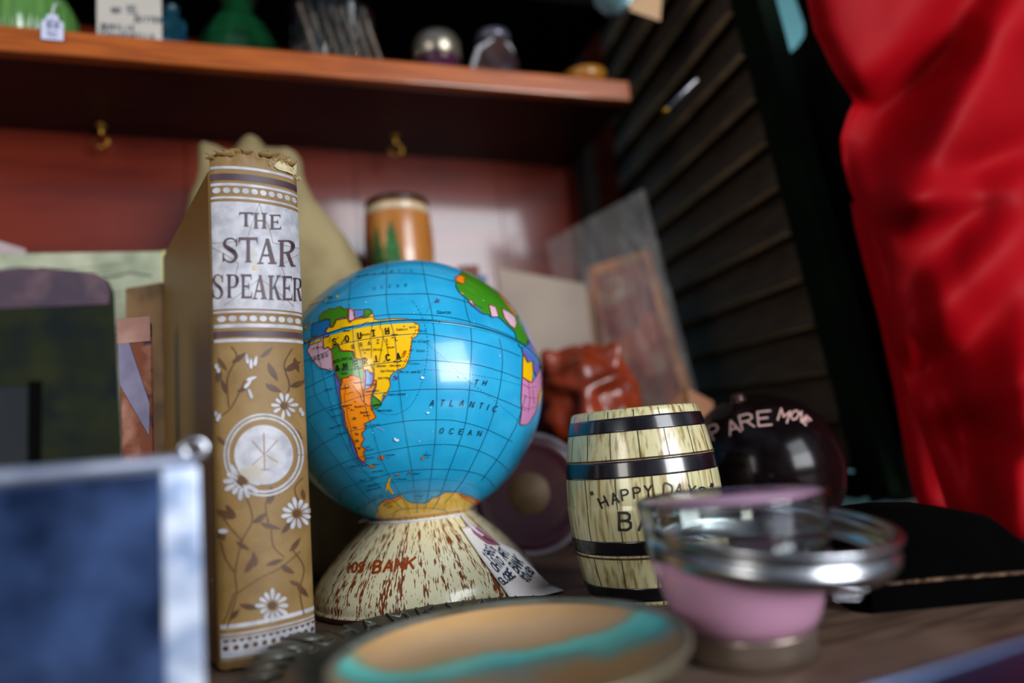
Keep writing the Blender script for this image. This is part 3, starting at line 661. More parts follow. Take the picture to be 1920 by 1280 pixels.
# the seam where the two tin halves meet
P3 = [gmap(x, y, 0) for x, y in ((570,646),(655,613),(760,598),(885,611),(960,638),(1003,667))]
cc = Vector((0, 0, GC.z))
best = None
for it in range(4000):                                                # plane through the six points
    if it == 0: n0 = Vector((0, 0, 1)); d0 = 0.03; best = 1e9; sg = 0.4
    n1 = (n0+Vector([random.gauss(0, sg) for _ in range(3)])).normalized(); dd = d0+random.gauss(0, sg*.02)
    e = sum(((p-cc).dot(n1)-dd)**2 for p in P3)
    if e < best: best = e; n0, d0 = n1, dd
    if it % 400 == 399: sg *= .4
rr = math.sqrt(GR*GR-d0*d0); ax = n0.orthogonal().normalized(); ay = n0.cross(ax)
b = MB()
b.tube([cc+n0*d0+ax*(rr+.0001)*math.cos(t/160*2*PI)+ay*(rr+.0001)*math.sin(t/160*2*PI) for t in range(160)], .00055, 8, closed=True)
b.build('seam', GML[4 if False else 7], gl)
b = MB()
d2_ = d0-0.0012; r2 = math.sqrt(GR*GR-d2_*d2_)
b.tube([cc+n0*d2_+ax*(r2)*math.cos(t/160*2*PI)+ay*(r2)*math.sin(t/160*2*PI) for t in range(160)], .0006, 8, closed=True)
b.build('seam_lip', m_sea, gl)
# pole hole
ph = gmap(788, 974, 3); nh = (ph-cc).normalized()
b = MB(); b.lathe([(0, .0002), (.0026, .0002), (.0028, 0)], 20); hole = b.build('pole_hole', m_black, gl)
hole.matrix_local = Matrix.Translation(ph) @ nh.to_track_quat('Z', 'Y').to_matrix().to_4x4()
# base
prof = [(.0650, .0), (.0662, .0012), (.0664, .0026), (.0660, .0036), (.0655, .0040), (.0655, .0075), (.0638, .0125), (.0605, .0180), (.0560, .0232), (.0505, .0290), (.0450, .0345), (.0388, .0400), (.0335, .0445), (.0300, .0478), (.0292, GC.z-.0750)]
PB = []
for (r0, z0), (r1, z1) in zip(prof, prof[1:]):
    for k in range(3): PB.append((r0+(r1-r0)*k/3, z0+(z1-z0)*k/3))
PB.append(prof[-1])
m_cb = M('cream_tin_base', '#d8cfa2', 0.28, c2='#cfc492', scale=30, coat=0.4)
# brown wood-grain speckle printed on the cream tin
mm = bpy.data.materials.new('speckled_cream_tin'); mm.use_nodes = True; n = mm.node_tree.nodes; l = mm.node_tree.links; bs = n['Principled BSDF']
bs.inputs['Roughness'].default_value = .26; bs.inputs['Coat Weight'].default_value = .4; bs.inputs['Coat Roughness'].default_value = .1
tc = n.new('ShaderNodeTexCoord'); sx = n.new('ShaderNodeSeparateXYZ'); l.new(tc.outputs['Object'], sx.inputs[0])
at2 = n.new('ShaderNodeMath'); at2.operation = 'ARCTAN2'; l.new(sx.outputs['X'], at2.inputs[0]); 
ng = n.new('ShaderNodeMath'); ng.operation = 'MULTIPLY'; ng.inputs[1].default_value = -1; l.new(sx.outputs['Y'], ng.inputs[0]); l.new(ng.outputs[0], at2.inputs[1])
cb = n.new('ShaderNodeCombineXYZ'); l.new(at2.outputs[0], cb.inputs['X'])
zz = n.new('ShaderNodeMath'); zz.operation = 'MULTIPLY'; zz.inputs[1].default_value = 5.2; l.new(sx.outputs['Z'], zz.inputs[0]); l.new(zz.outputs[0], cb.inputs['Y'])
def nz(scale, det, sc=(1, 1, 1)):
    mp = n.new('ShaderNodeMapping'); mp.inputs['Scale'].default_value = sc; l.new(cb.outputs[0], mp.inputs['Vector'])
    q = n.new('ShaderNodeTexNoise'); q.inputs['Scale'].default_value = scale; q.inputs['Detail'].default_value = det; l.new(mp.outputs[0], q.inputs['Vector']); return q.outputs['Fac']
def mth(op, a, b_):
    q = n.new('ShaderNodeMath'); q.operation = op
    for i, v in enumerate((a, b_)):
        if isinstance(v, (int, float)): q.inputs[i].default_value = v
        else: l.new(v, q.inputs[i])
    return q.outputs[0]
fine = nz(46, 2, (1.5, 1.0, 1)); streak = nz(7.0, 2, (1.6, .55, 1))
th = mth('ADD', mth('MULTIPLY', streak, 0.75), mth('MULTIPLY', fine, 0.85))
rp = n.new('ShaderNodeValToRGB'); rp.color_ramp.elements[0].position = .856; rp.color_ramp.elements[1].position = .884
rp.color_ramp.elements[0].color = (*srgb('#e4dcb4'), 1); rp.color_ramp.elements[1].color = (*srgb('#7a3a1c'), 1)
l.new(th, rp.inputs['Fac'])
l.new(rp.outputs['Color'], bs.inputs['Base Color'])
base_mb = MB(); base_mb.lathe(PB, 128)
b = MB(); b.lathe([(.0625, 0), (.0665, .0), (.0672, .0014), (.0665, .0028), (.0645, .0032)], 96); b.build('base_rim', M('maroon_rim', '#3a1a1c', 0.35), gl)
def baseS(th, z): r = interp([(z_, r_) for r_, z_ in prof], z); return GO+Vector((r*math.cos(th), r*math.sin(th), z))
def basep(px, py, lay):
    th, z = -PI/2, .028
    for _ in range(14):
        p = pxof(baseS(th, z)); pa = pxof(baseS(th+1e-3, z)); pb = pxof(baseS(th, z+1e-4))
        J = ((pa[0]-p[0])/1e-3, (pb[0]-p[0])/1e-4, (pa[1]-p[1])/1e-3, (pb[1]-p[1])/1e-4); D = J[0]*J[3]-J[1]*J[2]
        ex, ey = px-p[0], py-p[1]; th += .8*(J[3]*ex-J[1]*ey)/D; z += .8*(-J[2]*ex+J[0]*ey)/D; z = min(max(z, .004), .046); th = min(max(th, -PI/2-1.5), -PI/2+1.5)
    r = interp([(z_, r_) for r_, z_ in prof], z)+.00020+.00004*lay; return Vector((r*math.cos(th), r*math.sin(th), z))
rust = M('rust_brown_ink', '#9a4218', .3)
Bp = Print(basep, 4)
def SB_(ch, x, y, h, wd, a, w_):
    for st in GL[ch]: Bp.line([(x+(gx/4-.5)*wd+(gy/6-.5)*h*.18, y+(gx/4-.5)*wd*a-(gy/6-.5)*h) for gx, gy in st], w_, 0, 1)
for ch, x, y, h, wd, a, w_ in (('B',708,1062,21,13,-.12,5),('A',729,1060,20,15,-.1,4.6),('N',750,1057,20,15,-.08,4.6),('K',770,1055,20,14,-.06,4.6),('I',655,1064,17,4,-.1,4),('O',666,1063,17,8,-.15,4),('S',678,1063,18,8,-.2,4)): SB_(ch, x, y, h, wd, a, w_)
Bp.dot(789, 1056, 3.2, 0, 5)
base_mb.merge(Bp.mb, 1); base_mb.build('base', [mm, rust], gl)

# ------------------------------------------------------------------ price tag tied round the globe's neck
m_tagp = M('tag_paper', '#f6f0f0', 0.6, c2='#eee6e2', scale=12)
T0 = at(880, 986, .392); T1 = at(995, 1112, .375)
tg = thing('price_tag', 'white handwritten price tag tied with string to the neck of the globe', 'tag', tuple(at(873, 985, .392)))
TO = Vector(tg.location)
# the tag curls: corners in the photo, with depth along it
def base_depth(px, py, gap):
    r = ray(px, py); best = None
    for k in range(600):
        d = .33+.13*k/599; p = EYE+r*d; z = max(p.z, 0)
        e = math.hypot(p.x-GO.x, p.y-GO.y)-(interp([(z_, r_) for r_, z_ in prof], z)+gap)
        if p.z < .0009: return best[1] if best and False else d-.001
        if e < 0: return d
        if best is None or e < best[0]: best = (e, d)
    return best[1]
quad = []
for (ax_, ay_), (bx_, by_) in (((864, 989), (893, 985)), ((880, 1013), (925, 1010)), ((905, 1050), (968, 1032)), ((930, 1085), (1010, 1075)), ((950, 1112), (1035, 1098)), ((962, 1130), (1058, 1107))):
    da = base_depth(ax_, ay_, .0016); db = base_depth(bx_, by_, .0016)
    quad.append(((ax_, ay_), da, (bx_, by_), min(db, da+.012) if ay_ < 1090 else db))
def tagp(u, v, lay=0):         # v along 0..1, u across 0..1
    k = min(v*(len(quad)-1), len(quad)-1.0001); i = int(k); t = k-i
    a0 = at(*quad[i][0], quad[i][1]); a1 = at(*quad[i+1][0], quad[i+1][1]); b0 = at(*quad[i][2], quad[i][3]); b1 = at(*quad[i+1][2], quad[i+1][3])
    L = a0.lerp(a1, t); R_ = b0.lerp(b1, t); p = L.lerp(R_, u)
    return p + (EYE-p).normalized()*(.00012*lay) - TO
b = MB(); b.grid([[tagp(j/10, i/24) for j in range(11)] for i in range(25)])
o = b.build('tag_card', m_tagp, tg); s = o.modifiers.new('t', 'SOLIDIFY'); s.thickness = .0003; s.offset = -1
Tp = Print(lambda u, v, lay: tagp(u, v, 4+lay), .05)
Tp.fill([(.55, .02), (.98, .02), (1.0, .20), (.86, .30), (.55, .26), (.45, .1)], 1, 5); Tp.line([(.72, .15), (.8, .23)], .05, 2, 6)
ink = M('navy_ink', '#18304a', .5)
def hand(t, u0, v0, u1, v1, h, w=.019):
    n_ = len(t)
    for i, ch in enumerate(t):
        x = u0+(u1-u0)*i/n_; y = v0+(v1-v0)*i/n_; cw = (u1-u0)/n_*.78; cv = (v1-v0)/n_
        hh = h*(0.8 if ch.islower() else 1)*random.uniform(.9, 1.12)
        for st in GL.get(ch) or GL.get(ch.upper()) or []:
            Tp.line([(x+gx/4*cw-gy/6*.02, y+gx/4*cv-gy/6*hh) for gx, gy in st], w, 0, 2)
hand('1960s', .14, .43, .60, .33, .090); hand('OHIO ART', .14, .54, .80, .40, .080); hand('GLOBE BANK', .06, .69, .90, .50, .080); hand('$24', .58, .70, .82, .64, .085); hand('50', .83, .61, .95, .58, .050)
Tp.mb.build('handwriting', [ink, M('dusty_rose_patch', '#9c5a6c', .6), m_black], tg)
b = MB()
nk = [(GC+Vector(((.0318)*math.cos(a), .0316*math.sin(a), -.0760+.0)))-TO for a in [(-PI*.99)+k/24*PI*.78 for k in range(25)]]
b.tube(nk, .0008, 8); 
b.tube([nk[0], nk[0]+Vector((-.003, -.002, .0004)), nk[0]+Vector((-.006, -.001, -.0004))], [.0009, .0012, .0005], 8)
e_ = nk[-1]; b.tube([e_, tagp(.55, .0)+Vector((0, -.001, .001)), tagp(.66, .09, 8), tagp(.72, .15, 4)], .00085, 8)
b.build('string', M('white_cotton_string', '#d9d8e4', .7, c2='#c4c2d2', scale=200), tg)
# ------------------------------------------------------------------ generic: picture point -> parameter of a known surface
def invert(P, x, y, a, b_, ha, hb, amin=None, amax=None):
    for _ in range(9):
        p = pxof(P(a, b_)); pa = pxof(P(a+ha, b_)); pb = pxof(P(a, b_+hb))
        J = ((pa[0]-p[0])/ha, (pb[0]-p[0])/hb, (pa[1]-p[1])/ha, (pb[1]-p[1])/hb); D = J[0]*J[3]-J[1]*J[2]
        if abs(D) < 1e-9: break
        ex, ey = x-p[0], y-p[1]
        a += (J[3]*ex-J[1]*ey)/D; b_ += (-J[2]*ex+J[0]*ey)/D
        if amin is not None: a = min(max(a, amin), amax)
    return a, b_

# ------------------------------------------------------------------ THE OLD BOOK
BW, BH, BD = .0410, .2254, .152
BM = Matrix.Translation((-.1372, .3065, .0008)) @ Matrix.Rotation(.6066, 4, 'Z') @ Matrix.Rotation(.010, 4, 'X') @ Matrix.Rotation(.0064, 4, 'Y')
bk = thing('old_book', 'tall worn gilt-brown book standing upright with THE STAR SPEAKER on its spine', 'book', BM.translation, BM.to_euler())
m_cloth = M('ochre_brown_bookcloth', '#85683a', 0.55, c2='#775a2e', scale=70, bump=0.15, bscale=900, c3='#937648', s3=26, lo3=.55, hi3=.7)
m_cover = M('olive_brown_cover', '#745416', 0.45, c2='#7e5f24', scale=9, bump=0.12, bscale=700)
def spine(s, z):
    t = s/BW; e = 4*t*(1-t)
    y = -.0075*max(0, e)**.62
    return Vector((s, y, z))
def spn(s):
    a, c = spine(max(s-.0006, 0), 0), spine(min(s+.0006, BW), 0); d = c-a
    return Vector((d.y, -d.x, 0)).normalized()
def spineW(s, z): return BM @ spine(s, z)
sp_mb = MB(); NS_, NZ_ = 34, 90
def topz(s): 
    t = s/BW
    return BH - .0005 + .0035*noise.noise(Vector((s*210, 3, 1))) + .0018*noise.noise(Vector((s*800, 5, 1))) + .0045 + .0035*math.sin(PI*t)**.5 - (.004 if t > .92 else 0)
rows = []
for i in range(NZ_+1):
    r = []
    for j in range(NS_+1):
        s_ = BW*j/NS_; zt = topz(s_); zb_ = .0006+.0008*noise.noise(Vector((s_*300, 9, 1)))
        z = zb_+(zt-zb_)*i/NZ_; p = spine(s_, z); 
        if i > NZ_-3: p.y += .0012*(i-NZ_+3)/3*noise.noise(Vector((s_*260, 7, i*.3)))*2
        r.append(p)
    rows.append(r)
inner = [[p-spn(min(max(p.x, 0), BW))*.0012 for p in r] for r in rows]
sp_mb.grid(rows); sp_mb.grid(inner); sp_mb.grid([rows[-1], inner[-1]])
b = MB(); b.box((-.0006, .0004, 0), (.0026, BD, BH-.001)); b.build('back_cover', m_cover, bk, bevel=.0011, seg=3)
b = MB(); b.box((BW-.0026, .0004, 0), (BW+.0004, BD, BH-.001)); b.build('front_cover', m_cover, bk, bevel=.0011, seg=3)
b = MB(); b.box((.0028, .0015, .004), (BW-.0028, BD-.004, BH-.005)); b.build('page_block', M('yellowed_pages', '#b09868', .8, c2='#94794c', scale=60, stretch=(12, .5, .5)), bk, bevel=.001)
# printing on the spine
BI = {'silver': 0, 'plum': 1, 'brown': 2, 'cream': 3, 'darkbrown': 4}
BIM = [M('silver_stamping', '#b6b6bd', .5, .05, c2='#9c9ca4', scale=160, bump=.1, c3='#a89e90', s3=70, lo3=.58, hi3=.72), M('plum_brown_ink', '#4a3438', .5, c2='#3e2c3a', scale=90), M('ochre_ink', '#7a5622', .5), M('frayed_linen', '#c9bc96', .85, c2='#b7a67c', scale=300, bump=.4), M('brown_ink', '#4a2e1a', .5, c2='#5a3a22', scale=60)]
def smap(s, z, lay):
    s = min(max(s, .0002), BW-.0002); return spine(s, z)+spn(s)*(.00010+.00006*lay)
Sz = Print(smap, .0011)
def zof(y, x=486): return invert(spineW, x, y, BW*.5, .1, 1e-4, 1e-4, 0, BW)[1]
def band(y, wpx, c, lay=1):
    z0_, z1_ = zof(y+wpx/2), zof(y-wpx/2)
    Sz.fill([(0.0003, z0_), (BW-.0003, z0_), (BW-.0003, z1_), (.0003, z1_)], BI[c], lay)
band(480, 199, 'silver', 1)
for y, w_, c in ((319, 5, 'silver'), (336, 12, 'plum'), (350, 5, 'silver'), (374, 4, 'silver'), (380, 2.2, 'brown'), (580, 2.4, 'brown'), (584, 4, 'silver'), (588.5, 2.6, 'brown'), (610, 7, 'silver'), (625, 11, 'plum'), (637, 6, 'silver'),
                (1166, 8, 'silver'), (1181, 3, 'silver'), (1207, 44, 'silver')): band(y, w_, c, 1 if c != 'brown' else 2)
for k in range(10): Sz.dot(BW*(.06+.0975*k), zof(361), .00155, BI['silver'], 2, ry=.0014, n=14)
for k in range(9): Sz.dot(BW*(.08+.105*k), zof(597), .0017, BI['silver'], 2, ry=.0014, n=14)
for k in range(11): Sz.dot(BW*(.05+.09*k), zof(1206), .0011, BI['darkbrown'], 3, n=8)
for k in range(14): Sz.fill([(BW*(.02+.07*k), zof(1190)), (BW*(.055+.07*k), zof(1197)), (BW*(.09+.07*k), zof(1190))], BI['darkbrown'], 3)
band(1186, 1.6, 'brown', 3); band(1226, 3, 'brown', 3)

def pmap(px, py, lay):
    g = spine_guess(px, py); s_, z_ = invert(spineW, px, py, g[0], g[1], 1e-4, 1e-4, .0002, BW-.0002)
    return spine(s_, z_)+spn(s_)*(.00012+.00006*lay)
def spine_guess(px, py): return (BW*min(max((px-400)/170, .02), .98), BH*(1-(py-305)/930))
Sp = Print(pmap, 7)
def s4(*p): return [(380+x/3.2, 260+y/3.2) for x, y in p]
def s5(*p): return [(380+x/2.032, 640+y/2.032) for x, y in p]
PL = BI['plum']
for ch, x0, x1, yt, yb in (('T',220,300,442,528),('H',303,385,446,540),('E',398,468,456,545),('S',118,216,594,744),('T',216,330,592,742),('A',328,442,600,752),('R',450,552,608,768),
        ('S',60,128,812,962),('P',142,216,814,956),('E',226,296,814,958),('A',300,385,818,964),('K',392,468,820,968),('E',472,536,824,970),('R',538,592,834,975)):
    a = s4((x0, yt))[0]; c = s4((x1, yb))[0]; Sp.serif(ch, a[0], c[0], a[1], c[1], PL, 5)
for P in (s4((340,390),(318,440),(300,500),(270,590)), s4((340,390),(362,460),(400,540),(420,625)), s4((50,628),(200,620),(270,590)), s4((420,625),(580,660)), s4((50,650),(130,690),(215,750),(195,830)), s4((580,690),(530,720),(470,760),(500,850)),
          s4((130,1000),(240,920),(340,840)), s4((340,840),(430,900),(545,1005))):
    Sp.line(P, .8, BI['brown'], 3)
Sp.dot(*s4((312,775))[0], 5, BI['cream'], 2)
# daisies, leaves, medallion
def petal(cx, cy, a, r0, r1, w, c='silver', lay=5):
    P = []
    for k in range(12):
        t = 2*PI*k/12; u = (r0+r1)/2+(r1-r0)/2*math.cos(t); v = w*math.sin(t)*(1+.35*math.cos(t)); P.append((cx+u*math.cos(a)-v*math.sin(a), cy+u*math.sin(a)+v*math.cos(a)))
    Sp.fill(P, BI[c], lay)
def daisy(x, y, r, a0=0, a1=2*PI, n=11, sq=.8, core=True):
    for k in range(n):
        a = a0+(a1-a0)*k/n; rr_ = r*(1+.12*math.sin(k*2.3)); petal(x, y, a, r*.34, rr_, r*.13)
    if core: Sp.dot(x, y, r*.26, BI['darkbrown'], 6)
for x, y, r, a0, a1, n_ in ((310,245,48,2.6,8.6,10),(150,530,70,1.2,7.4,13),(358,655,58,1.4,7.6,12),(265,1005,60,0,6.28,12)):
    q = s5((x, y))[0]; daisy(q[0], q[1], r/2.032, a0, a1, n_)
for P in (((168,62),80),((184,80),90),((202,70),100),((180,195),70),((175,160),130),((190,140),160)):
    q = s5(P[0])[0]; a = math.radians(P[1]); petal(q[0]-8*math.cos(a), q[1]-8*math.sin(a), a, 0, 20, 3.2)
q = s5((80,722))[0]; Sp.dot(q[0], q[1], 9, BI['silver'], 5, ry=4.5); 
for x, y in ((55,95),(62,110),(52,275),(60,295),(66,285),(370,262),(378,275)): q = s5((x, y))[0]; Sp.dot(q[0], q[1], 3.4, BI['silver'], 5, ry=5)
mc = s5((232,432))[0]
def ringp(r, ry, w, c, lay): Sp.line([(mc[0]+r*math.cos(t/40*2*PI), mc[1]+ry*math.sin(t/40*2*PI)) for t in range(40)], w, BI[c], lay, closed=True)
Sp.fill([(mc[0]+55*math.cos(t/36*2*PI), mc[1]+56*math.sin(t/36*2*PI)) for t in range(36)], BI['silver'], 3)
ringp(66, 69, 4, 'silver', 3); ringp(73, 76, 3.4, 'silver', 3)
for a, b2, w_ in (((232,350),(236,490),2.0),((190,380),(232,430),1.6),((285,375),(240,425),1.6),((190,470),(228,435),1.4),((285,460),(240,432),1.4),((222,488),(252,488),1.6)):
    Sp.line(s5(a, b2), w_, BI['brown'], 4)
def leaf(x, y, a, L, w, c='darkbrown', lay=2):
    P = []
    for k in range(9): t = k/8; P.append((t*L, w*math.sin(PI*t**.8)))
    for k in range(7, 0, -1): t = k/8; P.append((t*L, -w*.6*math.sin(PI*t)))
    q = s5((x, y))[0]; Sp.fill([(q[0]+u*math.cos(a)-v*math.sin(a), q[1]+u*math.sin(a)+v*math.cos(a)) for u, v in P], BI[c], lay)
def stem(*p, w=2.2): Sp.line(Sp.smooth(s5(*p), 5), w, BI['darkbrown'], 2)
stem((95,1090),(130,960),(125,880),(150,760),(190,680),(170,600)); stem((130,960),(220,900),(300,860),(370,800)); stem((125,880),(90,830),(70,760)); stem((100,250),(95,140),(130,60),(110,20)); stem((60,290),(110,250),(160,150))
stem((300,240),(330,170),(310,90),(340,30)); stem((385,1040),(370,950),(385,860),(340,790)); stem((250,690),(240,620),(262,580)); stem((370,620),(350,560),(380,520)); stem((260,700),(270,780),(310,820),w=1.8); stem((120,960),(95,1040),(80,1070)); stem((150,760),(100,700),(60,640))
for x, y, a, L, w_ in ((130,760,.6,30,6),(190,690,-.6,34,7),(160,880,-1.0,40,8),(200,860,-1.7,30,7),(90,620,.9,32,6),(60,640,.5,36,9),(240,850,-.3,36,6),(300,850,.6,30,7),(330,800,-.9,34,6),(360,920,.9,34,7),(330,910,.4,26,5),(140,1000,.2,40,7),(100,1060,-.8,30,6),
        (60,60,1.0,30,5),(110,80,-.6,34,6),(90,200,-1.9,30,6),(130,190,-.4,26,5),(310,110,-.5,36,8),(330,170,-.3,34,7),(250,80,1.1,40,7),(240,160,.5,34,7),(220,60,-.7,30,5),(70,110,1.8,24,7),(350,60,1.3,30,6),(60,360,.9,24,5),(350,330,1.0,26,5),(250,620,-1.4,34,9),(220,690,.3,40,6),(300,730,-.9,30,6),(380,560,1.4,24,5),(70,720,1.2,20,9)):
    leaf(x, y, a, L, w_)
# linen showing where the cloth is torn at the head
Sp.fill(s4((425,165),(445,140),(480,125),(520,130),(560,150),(580,190),(590,235),(575,240),(545,220),(500,200),(460,190),(440,180)), BI['cream'], 6)
sp_mb.merge(Sz.mb, 1); sp_mb.merge(Sp.mb, 1); sp_mb.build('spine', [m_cloth]+BIM, bk)
b = MB()
for k in range(46):
    x = random.uniform(500, 566); y = 300+.55*max(0, x-525)+random.uniform(-6, 8); 
    if k % 3 == 0: x = random.uniform(560, 567); y = random.uniform(305, 345)
    g = spine_guess(x, y); s_, z_ = invert(spineW, x, y, g[0], g[1], 1e-4, 1e-4, .0002, BW-.0002); z_ = min(z_, topz(s_)-.0002); p = spine(s_, z_)
    d = Vector((random.uniform(.1, 1), random.uniform(-.8, .2), random.uniform(-.3, .9))).normalized()*random.uniform(.0008, .0026)
    b.tube([p, p+d*.6, p+d+Vector((0, 0, -.0004))], [.00014, .00012, .00006], 5, 0)
for x, y, L in ((398,296,.004),(412,288,.003),(428,283,.005),(440,290,.004),(462,286,.004),(496,284,.004),(512,288,.005),(530,290,.006),(540,296,.004)):
    g = spine_guess(x, y); s_, z_ = invert(spineW, x, y, g[0], g[1], 1e-4, 1e-4, .0002, BW-.0002); z_ = topz(s_)-.0012; p = spine(s_, z_)
    rows = []
    for i in range(7):
        t = i/6; a = 2.6*t
        rows.append([p+Vector((w_*.0026*(1+.3*math.sin(i+x)), -.0016*math.sin(a)-.0006*w_*math.cos(x), L*.5*(1-math.cos(a))*.5+L*.25*math.sin(a))) for w_ in (-1, -.3, .4, 1)])
    b.grid(rows, 1)
o = b.build('frayed_head', [BIM[3], m_cloth], bk); q_ = o.modifiers.new('t', 'SOLIDIFY'); q_.thickness = .0003
b = MB(); P = [BM.inverted() @ at(x, y, .303) for x, y in ((398, 1088), (404, 1084), (410, 1081))]; b.tube(P, .0005, 6); b.build('torn_fibre', BIM[3], bk)

# ------------------------------------------------------------------ lettered tray and enamelled dish
m_pewter = M('dark_pewter', '#6a6252', .45, .5, c2='#4a483e', scale=40, bump=.25, c3='#7a5a34', s3=30, lo3=.55, hi3=.7)
tr = thing('lettered_tray', 'dark pewter tray with raised letters on its rim, half under the enamel dish', 'tray', (-.028, .290, 0))
def tedge(t, k=1.0): return Vector((.078*k*math.cos(t), .0705*k*math.sin(t), 0))
b = MB(); prof = [(.50, .0008), (.62, .0010), (.66, .0028), (.84, .0052), (.97, .0078), (1.0, .0084), (1.012, .0078), (1.0, .0066), (.86, .0030), (.70, 0.0), (.50, 0.0)]
b.grid([[tedge(2*PI*j/120, k)+Vector((0, 0, z)) for j in range(120)] for k, z in prof], cu=True)
b.face([tedge(2*PI*j/120, .50)+Vector((0, 0, .0008)) for j in range(120)]); b.build('tray_body', m_pewter, tr)
def trim(t, v, h=0):      # t angle, v 0..1 across the rim
    k = .86+.13*v; return tedge(t, k)+Vector((0, 0, .0056+.0024*v+h))
b = MB()
def emb(ch, t0, w_, lay=.0012):
    for st in GL[ch]:
        b.tube([trim(t0-(gx/4)*w_, .05+gy/6*.9, lay*.4) for gx, gy in st], .00085, 6)
for ch, t0 in (('H', 2.62), ('A', 2.42), ('M', 2.20), ('K', 2.00), ('V', 1.80), ('A', 1.62), ('H', 1.45), ('A', 1.27), ('A', 1.10), ('S', 3.02), ('C', 2.83)): emb(ch, t0, .11)
for k in range(6):
    t = .92-.07*k; b.tube([trim(t+.02*math.cos(a), .5+.35*math.sin(a), .0004) for a in [i/10*2*PI for i in range(10)]], .0006, 6, closed=True)
b.build('raised_lettering', M('worn_pewter', '#77776e', .4, .6, c2='#5c584c', scale=60), tr)
# leaf ornament at the left of the rim
b = MB()
for k in range(5):
    a = 2.75+.17*k; c0 = tedge(a, .93)+Vector((0, 0, .0074)); u = Vector((math.cos(a+.5), math.sin(a+.5), .12)).normalized(); v_ = Vector((-u.y, u.x, 0)).normalized()
    rows = []
    for i in range(9):
        t = i/8; w_ = .0052*math.sin(PI*min(.98, t*.9+.08)); rows.append([c0+u*(t*.016)+v_*w_*s+Vector((0, 0, .0022*math.cos(s*1.3)*math.sin(PI*t))) for s in (-1, -.6, -.2, .2, .6, 1)])
    b.grid(rows)
o = b.build('leaf_ornament', bpy.data.materials['worn_pewter'], tr); q_ = o.modifiers.new('t', 'SOLIDIFY'); q_.thickness = .0008
m_dish = bpy.data.materials.new('bronze_and_turquoise_enamel'); m_dish.use_nodes = True
n = m_dish.node_tree.nodes; l = m_dish.node_tree.links; bs = n['Principled BSDF']; bs.inputs['Roughness'].default_value = .42; bs.inputs['Metallic'].default_value = .0; bs.inputs['Coat Weight'].default_value = .3; bs.inputs['Coat Roughness'].default_value = .25
tc = n.new('ShaderNodeTexCoord'); mp = n.new('ShaderNodeMapping'); l.new(tc.outputs['Object'], mp.inputs['Vector']); mp.inputs['Rotation'].default_value = (0, 0, math.radians(-12))
nzz = n.new('ShaderNodeTexNoise'); nzz.inputs['Scale'].default_value = 24; nzz.inputs['Detail'].default_value = 4; l.new(mp.outputs[0], nzz.inputs['Vector'])
sx = n.new('ShaderNodeSeparateXYZ'); l.new(mp.outputs[0], sx.inputs[0])
def mnode(op, a, b_):
    q = n.new('ShaderNodeMath'); q.operation = op
    for i, v in enumerate((a, b_)):
        if isinstance(v, (int, float)): q.inputs[i].default_value = v
        else: l.new(v, q.inputs[i])
    return q.outputs[0]
yy = mnode('ADD', mnode('MULTIPLY', sx.outputs['Y'], 7.2), mnode('ADD', .5, mnode('MULTIPLY', mnode('SUBTRACT', nzz.outputs['Fac'], .5), .30)))
rp = n.new('ShaderNodeValToRGB'); l.new(yy, rp.inputs['Fac']); cr = rp.color_ramp
cr.elements[0].position = 0; cr.elements[0].color = (*srgb('#7a6038'), 1); cr.elements[1].position = 1; cr.elements[1].color = (*srgb('#c89862'), 1)
for p_, c_ in ((.20, '#8a6c3c'), (.30, '#9c7236'), (.46, '#946a32'), (.52, '#4a8478'), (.57, '#4fb2a8'), (.62, '#66bcae'), (.655, '#8a9068'), (.69, '#b88c56'), (.85, '#caa06c')):
    e = cr.elements.new(p_); e.color = (*srgb(c_), 1)
l.new(rp.outputs['Color'], bs.inputs['Base Color'])
b = MB(); R_ = .0640
prof = [(.0004, .0030), (.020, .0030), (.036, .0034), (.048, .0048), (.056, .0074), (.061, .0108), (.0632, .0126), (.0641, .0128), (.0646, .0120), (.0643, .0105), (.061, .0072), (.054, .0036), (.045, .0016), (.030, .0010), (.0004, .0010)]
prof = [(r_*.913, z_) for r_, z_ in prof]; b.lathe(prof, 128, lambda i, j: 1 if 5 <= i <= 9 else 0)
dh = b.build('enamel_dish', [m_dish, M('pale_worn_rim', '#9a917c', .35, .5, c2='#6e6650', scale=40)], loc=(-.0105, .2366, .0078))
tag(dh, 'shallow round dish glazed in bronze with a turquoise streak in the foreground', 'dish')

# ------------------------------------------------------------------ HAPPY DAYS barrel bank
BX, BY = .0631, .3807; BHt = .0965
def brad(z):
    t = min(max(z/BHt, 0), 1); 
    return .0341+.0072*math.sin(PI*min(1, max(0, t)))**.85+(.0003 if t < .5 else 0)
bq = thing('barrel_bank', 'tin toy barrel bank lettered HAPPY DAYS with black hoops', 'money bank', (BX, BY, 0))
BO = Vector((BX, BY, 0))
def barS(th, z): r = brad(z); return BO+Vector((r*math.cos(th), r*math.sin(th), z))
thc = math.atan2(-BY, -BX)
def bz(y, x=1206): return invert(barS, x, y, thc, .05, 1e-3, 1e-4)[1]
m_stave = M('printed_oak_staves', '#c8c094', .24, c2='#86682f', scale=55, stretch=(9, 9, .8), coat=.45, lo=.47, hi=.68, detail=10, c3='#b9ba8a', s3=20, lo3=.45, hi3=.75)
m_hoop = M('black_lithographed_hoop', '#0e0c12', .22, coat=.6, c2='#17131a', scale=30)
hoops = [(bz(806), bz(778)), (bz(894), bz(861)), (bz(1042), bz(1014)), (bz(1129), bz(1103))]
PB = [(brad(BHt)-.004, BHt-.0012), (brad(BHt)-.0012, BHt-.0002), (brad(BHt)-.0003, BHt-.0006)]
